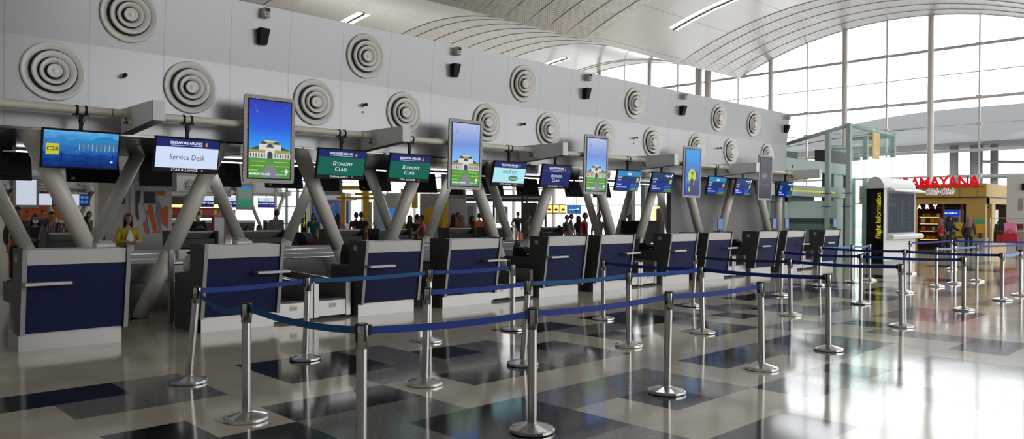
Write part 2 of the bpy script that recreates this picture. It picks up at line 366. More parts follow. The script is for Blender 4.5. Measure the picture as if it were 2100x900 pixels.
roof(0, -11.6, [(16.5, 17.3), (33.6, 34.4)], [(13, 21), (30, 38)])
roof(1, 6.8, [(16.5, 17.3), (33.6, 34.4)], [(13, 21), (30, 38)])
roof(2, 25.2, [(22.8, 23.6), (39.4, 40.2)], [(19.5, 27), (36.5, 43)])
roof(3, 43.6, [(22.8, 23.6), (39.4, 40.2)], [(19.5, 27), (36.5, 43)])
roof(4, 62.0, [(22.8, 23.6), (39.4, 40.2)], [(19.5, 27), (36.5, 43)])
# dark blades lying in the skylight slits
for nm, y0, xs_ in (('trim_1', 6.8, (16.9, 34.0)), ('trim_2', 25.2, (23.2, 39.8))):
    b_ = MB()
    for x in xs_: b_.path([(x, y0+VW*i/NV, vault(i/NV)-.03) for i in range(9, 15)], .06, 'dark_grey', 6)
    tag(b_.build(nm), kind='structure')

# ---- glass end wall: tall posts, thin mullions, rails, panes
def hz(y):
    t = ((y+11.6) % VW)/VW; return vault(t)
gw = MB()
ycol = [13.8+4.6*k for k in range(-7, 17) if k != 3]        # posts; the one at 27.6 is doubled
for y in ycol: gw.tube((XG-.1, y, 0), (XG-.1, y, hz(y)), .17, .15, 'mullion', 12)
for y in (27.35, 28.05): gw.tube((XG-.3, y, 0), (XG-.3, y, hz(y)), .24, .24, 'mullion', 12)
tag(gw.build('column_end'), kind='structure')
gm = MB()
for k in range(-14, 33, 2):
    y = 13.8+2.3*(k+1); gm.box(XG-.03, XG+.05, y-.035, y+.035, 0, hz(y), 'mullion')
    for z in (3.75, 6.45, 7.82+.03, 10.6 if hz(y) > 10.6 else 7.8): gm.rbox(XG-.14, XG+.02, y-.14, y+.14, z-.09, z+.09, 'mullion', .02)
for z, r in ((2.35, .03), (3.75, .055), (5.1, .075), (6.45, .022), (7.82, .075), (9.18, .022), (10.6, .075)):
    gm.box(XG-.02, XG+.04+r*.3, -20, 88, z-r, z+r, 'mullion')
tag(gm.build('trim_3'), kind='structure')
gp = MB(); n = 94
gp.add([(XG, -20+108*i/n, 0) for i in range(n+1)]+[(XG, -20+108*i/n, hz(-20+108*i/n)) for i in range(n+1)], [(i, i+1, n+2+i, n+1+i) for i in range(n)], 'glass_clear')
tag(gp.build('window_1'), kind='structure')
# side and back walls that close the hall out of view
w_ = MB(); w_.box(-14.4, -14, -12, 84, 0, 11, 'white_paint'); tag(w_.build('wall_west'), kind='structure')
w_ = MB(); w_.box(-14, 32, 80, 80.4, 0, 11, 'offwhite'); tag(w_.build('wall_north'), kind='structure')
w_ = MB(); w_.box(-14, 8, -12, -11.6, 0, 10.5, 'white_paint'); tag(w_.build('wall_south'), kind='structure')  # unseen solid stretch, added to keep the hall's left end dimmer

# ---- outside: curved canopy of the next building and its columns
cp = MB(); pts = []
for i in range(25):
    y = -20+i*2.2; zt = 9.25-.0105*(y-17)**2 if y > 17 else 9.25-.0012*(17-y)**2
    pts.append((y, max(zt, 6.9), 6.85-(.0011*(17-y)**2 if y < 17 else 0)))
for a, b_ in zip(pts, pts[1:]):
    for z0a, z1a, z0b, z1b, mt in ((a[2], (a[1]+a[2])/2, b_[2], (b_[1]+b_[2])/2, 'outdoor_grey'), ((a[1]+a[2])/2+.05, a[1], (b_[1]+b_[2])/2+.05, b_[1], 'outdoor_grey')):
        cp.add([(60, a[0], z0a), (60, b_[0], z0b), (60, b_[0], z1b), (60, a[0], z1a), (66, a[0], z0a), (66, b_[0], z0b), (66, b_[0], z1b), (66, a[0], z1a)],
               [(0, 3, 2, 1), (4, 5, 6, 7), (3, 7, 6, 2), (0, 1, 5, 4)], mt)
t = thing('outdoor_canopy', 'curved grey metal canopy of the building beyond the glass wall', 'canopy', (0, 0, 0)); cp.build('fascia', t)
oc = MB()
for i, (y, r) in enumerate(((17.6, .3), (16.3, .42), (15.3, .25), (12.4, .4), (11.2, .25), (9.2, .25), (7.6, .5), (6.4, .3), (4.2, .3), (3.0, .3))):
    oc = MB(); oc.tube((62.5+i*.6, y, -.05), (62.5+i*.6, y, 6.9), r, r, 'outdoor_grey', 14); oc.lathe([(r*1.25, 0), (r*1.25, .3), (r, .35)], 'outdoor_grey', 14, o=(62.5+i*.6, y, -.05))
    tag(oc.build('outdoor_column'), 'grey round column standing outside under the curved canopy', 'column', 'columns outside under the canopy')
rb = MB(); rb.path([(62.3, 18, 4.6), (63.5, 14, 4.5), (66, 8, 3.6), (69, 2, 3.0)], .12, 'outdoor_grey', 6); rb.path([(62.3, 16, 5.6), (63.5, 12, 5.4), (66, 6, 4.9), (69, 0, 4.4)], .1, 'outdoor_grey', 6)
tag(rb.build('outdoor_railing'), 'grey steel rails running between the columns outside the glass', 'railing')

# ================================================================== check-in island
MOD = 4.12
IX0, IX1 = -9.0, 24.68
LEAN = .11
def island_shell(y0, y1, x0, x1, names, z0=2.77, zc=4.01, zt=5.05):
    w = MB()
    def sheet(y, s):
        P = [(y, z0), (y, zc), (y-s*LEAN, zt)]
        for (ya, za), (yb, zb) in zip(P, P[1:]):
            q = [(x0, ya, za), (x1, ya, za), (x1, yb, zb), (x0, yb, zb)]
            w.add(q if s > 0 else q[::-1], [(0, 1, 2, 3)], 'wall_panel')
    sheet(y0, 1); sheet(y1, -1)
    w.add([(x0, y0, z0), (x0, y1, z0), (x0, y1, zc), (x0, y1+LEAN, zt), (x0, y0-LEAN, zt), (x0, y0, zc)], [(0, 5, 4, 3, 2, 1)], 'wall_panel')
    w.add([(x1, y0, z0), (x1, y1, z0), (x1, y1, zc), (x1, y1+LEAN, zt), (x1, y0-LEAN, zt), (x1, y0, zc)], [(0, 1, 2, 3, 4, 5)], 'wall_panel')
    w.add([(x0, y0-LEAN, zt), (x1, y0-LEAN, zt), (x1, y1+LEAN, zt), (x0, y1+LEAN, zt)], [(0, 1, 2, 3)], 'wall_panel')
    tag(w.build(names[0]), kind='structure')
    c = MB(); c.box(x0+.02, x1-.02, y0+.02, y1-.02, z0-.03, z0, 'ceiling_bronze')
    x = x0+1
    while x < x1-1:                                        # joints of the soffit panels
        c.box(x-.012, x+.012, y0+.05, y1-.05, z0-.034, z0-.03, 'dark_grey'); x += MOD/2
    tag(c.build(names[1]), kind='structure')
YF, YB = 12.05, 16.40
island_shell(YF, YB, IX0, IX1, ('wall_island', 'ceiling_soffit'))
# grey closed room under the east end
gr = MB(); gr.box(18.72, 24.6, 12.65, 12.8, 0, 2.74, 'grey_paint'); gr.box(18.69, 24.63, 12.62, 12.83, 0, .1, 'mid_grey'); tag(gr.build('wall_room'), kind='structure')
for k in range(3):
    l = MB(); 
    x0 = (-2.5, 3.05, 5.9)[k]
    l.box(x0, x0+(4.6, 1.0, 1.7)[k], 15.72, 15.87, 2.70, 2.738, 'offwhite'); l.box(x0+.05, x0+(4.6, 1.0, 1.7)[k]-.05, 15.74, 15.85, 2.685, 2.70, 'led')
    t = thing('strip_light', ('long lit strip light under the soffit, behind the C24 screen', 'short lit strip light under the soffit between C24 and Service Desk screens', 'lit strip light under the soffit, behind the Service Desk screen')[k], 'light', (0, 0, 0), 0, None)
    l.build('lamp_body', t)
for k in range(5):
    l = MB(); x0 = 8.4+k*3.3; l.box(x0, x0+1.9, 15.72, 15.87, 2.70, 2.738, 'offwhite'); l.box(x0+.05, x0+1.85, 15.74, 15.85, 2.685, 2.70, 'led')
    o = l.build('strip_light'); tag(o, 'lit strip light under the soffit behind the green and later screens', 'light', 'strip lights in the east soffit')

# ---- diffusers
def diffuser():
    t = thing('air_diffuser', '', 'air vent', (0, 0, 0))
    a = MB(); a.lathe([(.40, 0), (.406, .02), (.392, .036), (.372, .034), (.31, .004), (.306, 0)], 'diffuser_white', 40, 'Y'); a.build('outer_ring', t)
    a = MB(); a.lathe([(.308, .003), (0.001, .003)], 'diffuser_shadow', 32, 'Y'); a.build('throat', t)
    for r0, r1, h in ((.278, .198, .075), (.180, .112, .085)):
        a = MB(); a.lathe([(r0-.004, .02), (r0, h), (r0-.006, h+.008), (r1+.004, .030), (r1, .012), (r1+.006, .010), (r0-.010, .018), (r0-.004, .02)], 'diffuser_white', 36, 'Y'); a.build('ring', t)
    a = MB(); a.lathe([(.05, .008), (.085, .03), (.095, .088), (.092, .098), (.07, .088), (.03, .080), (.024, .088), (.001, .09)], 'diffuser_white', 24, 'Y'); a.build('hub', t)
    return t
D0 = diffuser()
LX = [2.80, 4.68, 6.84, 8.77, 10.94, 12.86, 14.95, 16.93, 19.1, 21.0, 23.3]
UX = [3.77, 7.86, 11.98, 16.07, 20.2, 22.3]
ROW = ('on the lower row of the wall', 'on the upper row of the wall')
first = True
near = {0: 'left of the C24 screen', 1: 'above the Service Desk screen', 2: 'right of the saturated palace poster', 3: 'above the beam over the green screens', 4: 'right of second palace poster', 5: 'above the Business Class screen', 6: 'partly behind the third palace poster', 7: 'above the bright blue airline screens', 8: 'behind the blue headset poster', 9: 'between headset poster and dark poster', 10: 'behind the dark poster at the wall end'}
for i, x in enumerate(LX):
    lab = 'round ringed air diffuser low on the wall, '+near[i]
    if first: D0.location = (x, YF-.004, 3.565); D0['label'] = lab; first = False
    else: dup(D0, (x, YF-.004, 3.565), 0, lab)
ang = -math.atan(LEAN/1.04)
for i, x in enumerate(UX):
    c = dup(D0, (x, YF-.004-LEAN*(4.52-4.01)/1.04, 4.52), 0, 'round ringed air diffuser of the upper row, %s from the left' % ORD[i]); c.rotation_euler = (-ang, 0, 0)
rs = MB(); rs.path([(2.84, YF-.06, 3.72), (2.83, YF-.09, 3.66), (2.86, YF-.07, 3.60)], .004, 'red_paint', 5)
tag(rs.build('red_ribbon'), 'thin red ribbon hanging from the lowest left air diffuser', 'ribbon')
# ---- speakers, cameras, small sprinkler nozzles
def mk_speaker():
    t = thing('wall_speaker', '', 'speaker')
    a = MB(); v = [(-.10, -.02, .15), (.10, -.02, .15), (.075, -.02, -.15), (-.075, -.02, -.15), (-.10, -.2, .15), (.10, -.2, .15), (.075, -.12, -.15), (-.075, -.12, -.15)]
    a.add(v, [(0, 1, 2, 3), (4, 7, 6, 5), (0, 4, 5, 1), (1, 5, 6, 2), (2, 6, 7, 3), (3, 7, 4, 0)], 'black_plastic'); a.build('cabinet', t)
    a = MB(); a.add([(-.085, -.2005, .135), (.085, -.2005, .135), (.062, -.1225, -.135), (-.062, -.1225, -.135)], [(0, 3, 2, 1)], 'black_plastic', M=Matrix.Translation((0, -.003, 0))); a.build('grille', t)
    a = MB(); a.box(-.03, .03, -.03, .0, -.05, .05, 'dark_grey'); a.build('bracket', t); return t
def mk_cam():
    t = thing('wall_camera', '', 'camera')
    a = MB(); a.rbox(-.055, .055, -.14, 0, -.08, .08, 'offwhite', .012); a.build('housing', t)
    a = MB(); a.rbox(-.045, .045, -.152, -.138, .012, .07, 'black_gloss', .006); a.build('lens_window', t)
    a = MB(); a.box(-.02, .02, -.146, -.138, -.05, -.01, 'mid_grey'); a.build('sensor', t); return t
SX = [5.82, 9.95, 14.07, 18.2, 24.42]
s0 = mk_speaker(); c0 = mk_cam()
def uy(z): return YF-LEAN*(z-4.01)/1.04
for i, x in enumerate(SX):
    q = s0 if i == 0 else dup(s0); q.scale = (.85, .85, .85); q.location = (x, uy(4.53)+.005, 4.53); q['label'] = 'black wedge loudspeaker high on the wall, %s from the left' % ORD[i]
    q = c0 if i == 0 else dup(c0); q.location = (x+.03, uy(4.92)+.005, 4.92); q['label'] = 'small off-white camera box above a loudspeaker, %s from the left' % ORD[i]
for i in range(5):
    t = thing('sprinkler_nozzle', 'small metal nozzle on the lower wall between diffusers, %s from the left' % ORD[i], 'nozzle', (3.70+MOD*i+.02*i, YF, 3.62))
    a = MB(); a.lathe([(.001, 0), (.04, 0), (.035, .02), (.02, .03)], 'steel_dish', 14, 'Y'); a.build('collar', t)
    a = MB(); a.lathe([(.018, .02), (.018, .09), (.03, .1), (.03, .12), (.001, .125)], 'black_plastic', 12, 'Y'); a.build('tip', t)
    if i == 1 or i == 3:
        a = MB(); a.lathe([(.001, .012), (.02, .012), (.022, 0)], 'mid_grey', 12, 'Y', o=(0, 0, -.13)); a.build('cap', t)

# ---- projecting beams and pipes
def beam():
    t = thing('projecting_beam', '', 'beam')
    a = MB(); a.prism([(0, 2.77), (0, 3.13), (-1.30, 3.13), (-1.30, 2.865)], 0, .16, 'beam_paint'); a.build('casing', t)
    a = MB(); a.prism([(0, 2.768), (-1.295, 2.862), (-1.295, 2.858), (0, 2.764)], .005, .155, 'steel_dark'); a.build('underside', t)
    a = MB(); a.box(-.006, 0, -1.296, -1.292, 2.87, 3.13, 'mid_grey'); a.box(0, .16, -1.304, -1.30, 2.862, 3.132, 'white_paint'); a.build('end_cap', t)
    a = MB(); a.rbox(-.05, 0, -.52, -.38, 2.86, 2.94, 'offwhite', .008); a.build('socket_box', t)
    a = MB(); a.path([(-.02, -.35, 3.0), (-.06, -.38, 2.95), (-.04, -.42, 2.93), (-.09, -.40, 2.88), (-.06, -.46, 2.90), (-.05, -.44, 2.87)], .009, 'black_rubber', 6); a.build('cable', t)
    return t
b0 = beam(); BX = [3.68+MOD*k for k in range(-1, 6)]
blab = ['white projecting beam outside the C24 screen', 'white projecting beam between the C24 and Service Desk screens', 'white projecting beam above the two green Economy screens', 'white projecting beam above the KrisFlyer and Business Class screens', 'white projecting beam left of the blue headset poster', 'white projecting beam left of the dark poster', 'white projecting beam past the wall end by the elevator']
for i, x in enumerate(BX):
    q = b0 if i == 0 else dup(b0); q.location = (x, YF, 0); q['label'] = blab[i]
PY, PZ = 11.66, 3.02
for i in range(-1, 6):
    x0, x1 = 3.68+MOD*(i-1)+.16, 3.68+MOD*i
    t = thing('steel_pipe', 'cream round pipe under the wall, %s bay from the left' % ORD[i+1], 'pipe', (x0, PY, PZ))
    a = MB(); a.tube((0, 0, 0), (x1-x0, 0, 0), .057, .057, 'pipe_paint', 18); a.build('pipe_run', t)
    for xx in (.0, x1-x0-.03):
        a = MB(); a.tube((xx, 0, 0), (xx+.03, 0, 0), .075, .075, 'pipe_paint', 18); a.build('flange', t)
    a = MB(); a.tube((x1-x0-.25, 0, 0), (x1-x0-.24, 0, 0), .0585, .0585, 'dark_grey', 18); a.tube((.24, 0, 0), (.25, 0, 0), .0585, .0585, 'dark_grey', 18); a.build('joint', t)

# ---- leaning columns
def column(x, y, dx, z1, lab, grp=None):
    t = thing('slanted_column', lab, 'column', (x, y, 0), 0, grp)
    d = Vector((dx, 0, z1)); L = d.length; q = d.to_track_quat('Z', 'X').to_matrix().to_4x4()
    a = MB(); 
    v = []; n = 20; prof = [(.10, .0), (.112, .85)]
    pts = [(0, 0, 0), (dx*.36, 0, z1*.36), (dx*1.02, 0, z1*1.02)]
    a.path([pts[0], pts[1]], [.112, .118], 'column_paint', 24); a.build('lower_shaft', t)
    a = MB(); a.path([pts[1], pts[2]], [.119, .132], 'column_paint', 24); a.build('upper_shaft', t)
    a = MB(); a.lathe([(.001, .014), (.19, .014), (.2, .0)], 'steel_sheet', 24); a.build('base_plate', t)
k = 0
names_r = ['leaning right behind the leftmost desk', 'its foot bare on the floor, right of the leftmost desk']
for i, bx in enumerate([-.25, 3.87, 7.97, 11.9, 16.03, 20.12, 24.3]):
    for dx, sd in ((-1.24, 'left'), (1.27, 'right')):
        if i == 6 and dx > 0: dx, sd = .02, 'upright'
        lab = 'cream slanted column in front row, %s pair, top leaning %s' % (ORD[i], sd) if sd != 'upright' else 'cream upright column at the wall end beside the last screen'
        if i == 1 and sd == 'right': lab = 'cream slanted column with bare foot on floor beside first blue desk'
        column(bx+(.1 if dx > 0 else -.1), 12.2, dx, 2.75, lab)
for i, bx in enumerate([-.25, 3.85, 7.9, 11.97, 16.05, 20.15, 24.3]):
    for dx, sd in ((-1.24, 'left'), (1.27, 'right')):
        if i == 6 and dx > 0: continue
        column(bx+(.1 if dx > 0 else -.1), 16.1, dx, 2.75, 'cream slanted column in back row, %s pair, top leaning %s' % (ORD[i], sd))
# ================================================================== hanging screens
def bird(a, x, z, s, mt, y):
    a.flat([(x-.5*s, z-.8*s), (x+.45*s, z-.8*s), (x+.62*s, z-.35*s), (x+.25*s, z-.1*s), (x+.3*s, z+.45*s), (x-.1*s, z+1.0*s), (x-.25*s, z+.2*s), (x-.55*s, z-.15*s)], mt, y)
def star(a, x, z, s, mt, y):
    a.flat([(x+math.cos(PI/2+k*PI/5)*s*(1 if k % 2 == 0 else .42), z+math.sin(PI/2+k*PI/5)*s*(1 if k % 2 == 0 else .42)) for k in range(10)], mt, y)
def airline_header(a, w, z0, z1, oval=None):
    a.rect(-w, w, z0, z1, 'g_navy', -.001)
    zm = (z0+z1)/2
    a.text('SINGAPORE AIRLINES', .056, -.03, zm+.004, 'g_text', -.002, sx=.88, bold=.001); a.rect(-.25, .21, zm-.036, zm-.031, 'g_text', -.002)
    bird(a, .27, zm, .034, 'g_gold', -.002)
def scr(kind):
    a = MB(); w, h = .462, .247
    if kind == 'terminal':
        a.rect(-w, w, -h, h, 's_terminal')
        a.flat([(-.20, .10), (-.05, .15), (.1, .13), (.22, .19), (.35, .20), (w, .15), (w, .10), (.3, .14), (.15, .09), (0, .11), (-.1, .10)], 'g_cyan', -.001)
        a.flat([(-.03, .02), (-.03, .09), (.05, .10), (.15, .08), (.3, .12), (w, .09), (w, .0), (.2, -.01)], 'g_haze', -.001)
        for k in range(9): a.rect(-.03+k*.054, -.026+k*.054, -.01, .085, 'g_teal', -.0015)
        for k in range(6): a.rect(-.4+k*.16, -.392+k*.16, -.24, -.05, 'g_navy', -.0015)
        a.flat([(-w, -.06), (w, -.13), (w, -.14), (-w, -.07)], 'g_navy', -.0017)
        a.rect(-.43, -.27, -.08, .07, 'g_yellow', -.002); a.text('C24', .082, -.35, -.004, 'g_text_dark', -.003, bold=.002)
        a.rect(.37, .405, -.17, -.14, 'g_teal', -.002)
    elif kind == 'service':
        a.rect(-w, w, -h, h, 'g_black'); a.rect(-w, w, -.19, .125, 'g_white', -.001); airline_header(a, w, .12, h)
        a.text('Service Desk', .118, 0, -.03, 'g_text_dark', -.002, sx=.85); a.text('STAR ALLIANCE', .055, -.03, -.22, 'g_text', -.002); star(a, .235, -.218, .018, 'g_text', -.002)
    elif kind == 'economy':
        a.rect(-w, w, -h, h, 'g_black'); a.rect(-w, w, -.19, .125, 'g_green', -.001); airline_header(a, w, .12, h)
        for tx, s, x, z in (('E', .105, -.155, .012), ('CONOMY', .08, .035, .005), ('C', .105, -.095, -.085), ('LASS', .08, .03, -.092)): a.text(tx, s, x, z, 'g_text', -.002, shear=.1)
        a.text('STAR ALLIANCE', .05, -.03, -.22, 'g_text', -.002); a.text('G', .045, .235, -.22, 'g_gold', -.002)
    elif kind == 'kris':
        a.rect(-w, w, -h, h, 'g_black'); a.rect(-w, w, -.19, .125, 'g_teal', -.001); airline_header(a, w, .12, h)
        for tx, s, x, z in (('K', .115, -.17, .045), ('RIS', .088, -.085, .04), ('F', .115, .0, .045), ('LYER', .088, .1, .04)): a.text(tx, s, x, z, 'g_text_dark', -.002, shear=.1)
        a.flat([(.12+.14*math.cos(q*PI/10), -.09+.06*math.sin(q*PI/10)) for q in range(20)], 'g_oval', -.002); a.text('elite gold', .05, .12, -.09, 'g_text', -.003)
        a.text('STAR ALLIANCE', .045, -.06, -.22, 'g_text', -.002); a.text('GOLD', .045, .21, -.22, 'g_gold', -.002)
    elif kind == 'business':
        a.rect(-w, w, -h, h, 'g_black'); a.rect(-w, w, -.19, .125, 'g_navy', -.001); airline_header(a, w, .12, h); a.rect(-w, w, .117, .121, 'g_text', -.002)
        for tx, s, x, z in (('B', .105, -.14, .012), ('USINESS', .08, .04, .005), ('C', .105, -.085, -.085), ('LASS', .08, .04, -.092)): a.text(tx, s, x, z, 'g_text', -.002, shear=.1)
        a.text('STAR ALLIANCE', .045, -.06, -.22, 'g_text', -.002); a.text('GOLD', .045, .21, -.22, 'g_gold', -.002)
    elif kind in ('klm', 'garuda'):
        a.rect(-w, w, -h, h, 's_blueboard')
        if kind == 'klm':
            a.rect(-w, w, .11, h, 'g_cyan', -.001); a.text('KLM', .075, .02, .165, 'g_text', -.002, bold=.003); a.rect(-.02, .06, .215, .222, 'g_text', -.002)
        else:
            a.text('malaysia', .07, .2, .185, 'g_text', -.002, bold=.002); a.text('airlines', .03, .24, .135, 'g_text', -.002); a.flat([(.34, .13), (.37, .13), (.42, .23), (.38, .24)], 'g_text', -.002); star(a, .02, .19, .02, 'g_mid', -.002)
        a.text('KL/CGK', .05, -.34, .08, 'g_text', -.002, bold=.001); a.text('GA/8', .05, -.35, .01, 'g_text', -.002, bold=.001)
        a.rect(.33, .42, -.03, .08, 'g_yellow', -.002); a.text('C20', .035, .375, .025, 'g_text_dark', -.003)
        a.text('PENANG', .045, -.34, -.10, 'g_text', -.002, bold=.001); a.text('PRIORITY COUNTER' if kind == 'klm' else 'ECONOMY CLASS', .042, -.22, -.165, 'g_text', -.002, bold=.001)
        a.flat([(.10, -.13), (.18, -.05), (.20, -.12), (.25, -.03), (.26, -.12), (.32, -.05), (w, -.08), (w, -.2), (.12, -.2)], 'g_mid', -.0015)
        for q in range(4): a.flat([(.13+q*.06, -.12), (.17+q*.06, -.12), (.165+q*.06, -.05-.01*(q % 2))], 'g_haze', -.002)
        a.flat([(.08, -h), (w, -h), (w, -.17), (.2, -.17)], 'g_oval', -.002)
    elif kind == 'off':
        a.rect(-w, w, -h, h, 'black_gloss')
    return a
def mk_tv(kind, frame=True, drop=.28):
    t = thing('hanging_screen', '', 'screen')
    a = MB()
    for x in (-.055, .055): a.lathe([(.062, -.012), (.066, -.012), (.066, .012), (.062, .012)], 'black_plastic', 18, 'Y', o=(0, 0, 0)) if False else a.tube((x-.014, 0, 0), (x+.014, 0, 0), .066, .066, 'black_plastic', 18)
    a.box(-.1, .1, -.03, .03, -.078, -.062, 'black_plastic'); a.build('pipe_clamp', t)
    a = MB(); a.box(-.02, .02, -.02, .02, -.46, -.07, 'black_plastic'); a.path([(.02, 0, -.075), (.045, -.01, -.14), (.02, 0, -.22)], .006, 'black_rubber', 5); a.path([(-.07, 0, -.075), (-.04, -.01, -.12), (-.02, 0, -.18)], .006, 'black_rubber', 5); a.build('drop_pole', t)
    a = MB(); a.rbox(-.485, .485, 0, .045, -.27, .27, 'black_plastic', .006); a.box(-.3, .3, .045, .075, -.2, .14, 'black_plastic'); a.box(.34, .4, .045, .05, -.22, -.18, 'mid_grey')
    f = a.build('screen_case', t, (0, -.02, -.55), (math.radians(13), 0, 0))
    s = scr(kind).build('display', f, (0, -.003, 0))
    a = MB(); a.box(-.1, .1, .03, .09, -.12, .12, 'black_plastic'); a.build('tilt_bracket', t, (0, -.03, -.5))
    return t
TVX = [2.56+.485, 4.0+.485, 6.68+.485-.02, 8.12+.5, 10.74+.485, 12.2+.485, 14.86+.485, 16.33+.485, 19.03+.485, 20.56+.485, 23.3+.485]
kinds = ['terminal', 'service', 'economy', 'economy', 'kris', 'business', 'klm', 'garuda', 'klm', 'garuda', 'garuda']
tl = ['hanging screen with yellow C24 square over a blue airport picture', 'hanging screen reading Service Desk under a navy airline header', 'first green Economy Class hanging screen, nearer the tall palace poster', 'second green Economy Class hanging screen, below the beam end',
      'hanging screen reading KrisFlyer on pale blue', 'navy hanging screen reading Business Class', 'light-blue-topped hanging screen right of the third palace poster', 'dark blue hanging screen left of the blue headset poster', 'light-blue-topped hanging screen right of the headset poster', 'dark blue hanging screen left of the dark poster', 'last dark blue hanging screen at the wall end']
tvs = {}
for i, (x, kd) in enumerate(zip(TVX, kinds)):
    if kd in tvs: t = dup(tvs[kd])
    else: t = mk_tv(kd); tvs[kd] = t
    t.location = (x, PY, PZ); t['label'] = tl[i]
def palace(a, pale=False):
    w, h = .355, .615
    a.rect(-w, w, -h, h, 's_palacesky_pale' if pale else 's_palacesky')
    a.rect(-w, w, -h, -.30, 'g_lawn', -.001)
    a.flat([(-.16, -h), (.18, -h), (.06, -.40), (-.05, -.40)], 'g_path', -.0015)
    for k, (z, x0, x1) in enumerate(((-.36, -.3, -.08), (-.36, .08, .3), (-.43, -.33, -.1), (-.43, .1, .34), (-.50, -w, -.2), (-.50, .2, w))): a.rect(x0, x1, z, z+.012, 'g_lime', -.0018)
    a.rect(-w, w, -.30, -.17, 'g_palace', -.002); a.rect(-w, w, -.215, -.165, 'g_roof', -.0022)
    for k in range(15):
        if 5 < k < 9: continue
        a.rect(-.335+k*.046, -.315+k*.046, -.285, -.225, 'g_shade', -.0025)
    a.flat([(-w, -.165), (-.16, -.165), (-.2, -.11)], 'g_darkroof', -.0024); a.flat([(w, -.165), (.16, -.165), (.2, -.11)], 'g_darkroof', -.0024)
    a.rect(-.19, .19, -.165, -.08, 'g_palace', -.003); a.flat([(-.2, -.08), (.2, -.08), (.13, -.03), (-.13, -.03)], 'g_roof', -.003); a.rect(-.12, .12, -.035, -.018, 'g_palace', -.0032)
    a.rect(-.08, .08, -.30, -.12, 'g_palace', -.0035); a.flat([(-.045, -.30), (.045, -.30), (.045, -.22), (0, -.175), (-.045, -.22)], 'g_darkroof', -.004)
    for cx, cz, r in ((0, -.125, .06), (-.11, -.07, .05), (.11, -.07, .05)): a.flat([(cx+r*math.cos(q*PI/10), cz+r*.9*math.sin(q*PI/10)) for q in range(11)], 'g_darkroof', -.0045)
    a.text('MAIMUN PALACE', .052, -.17, -.555, 'g_text', -.004, sx=.85, bold=.001); a.text('ANGKASA PURA', .032, .2, -.555, 'g_text', -.004, sx=.85)
    a.flat([(.29+.03*math.cos(q*PI/8), -.50+.038*math.sin(q*PI/8)) for q in range(16)], 'g_white', -.004)
    for s in (-1, 1):
        a2 = [(s*.33+(-s)*.1*math.sin(q*.18), .60-.02*q) for q in range(8)]
        for (x0, z0), (x1, z1) in zip(a2, a2[1:]): a.flat([(x0, z0), (x0+.006, z0), (x1+.006, z1), (x1, z1)], 'g_haze', -.001)
    a.flat([(-.225+.016*math.cos(q*PI/6), .44+.02*math.sin(q*PI/6)) for q in range(12)], 'g_haze', -.001)
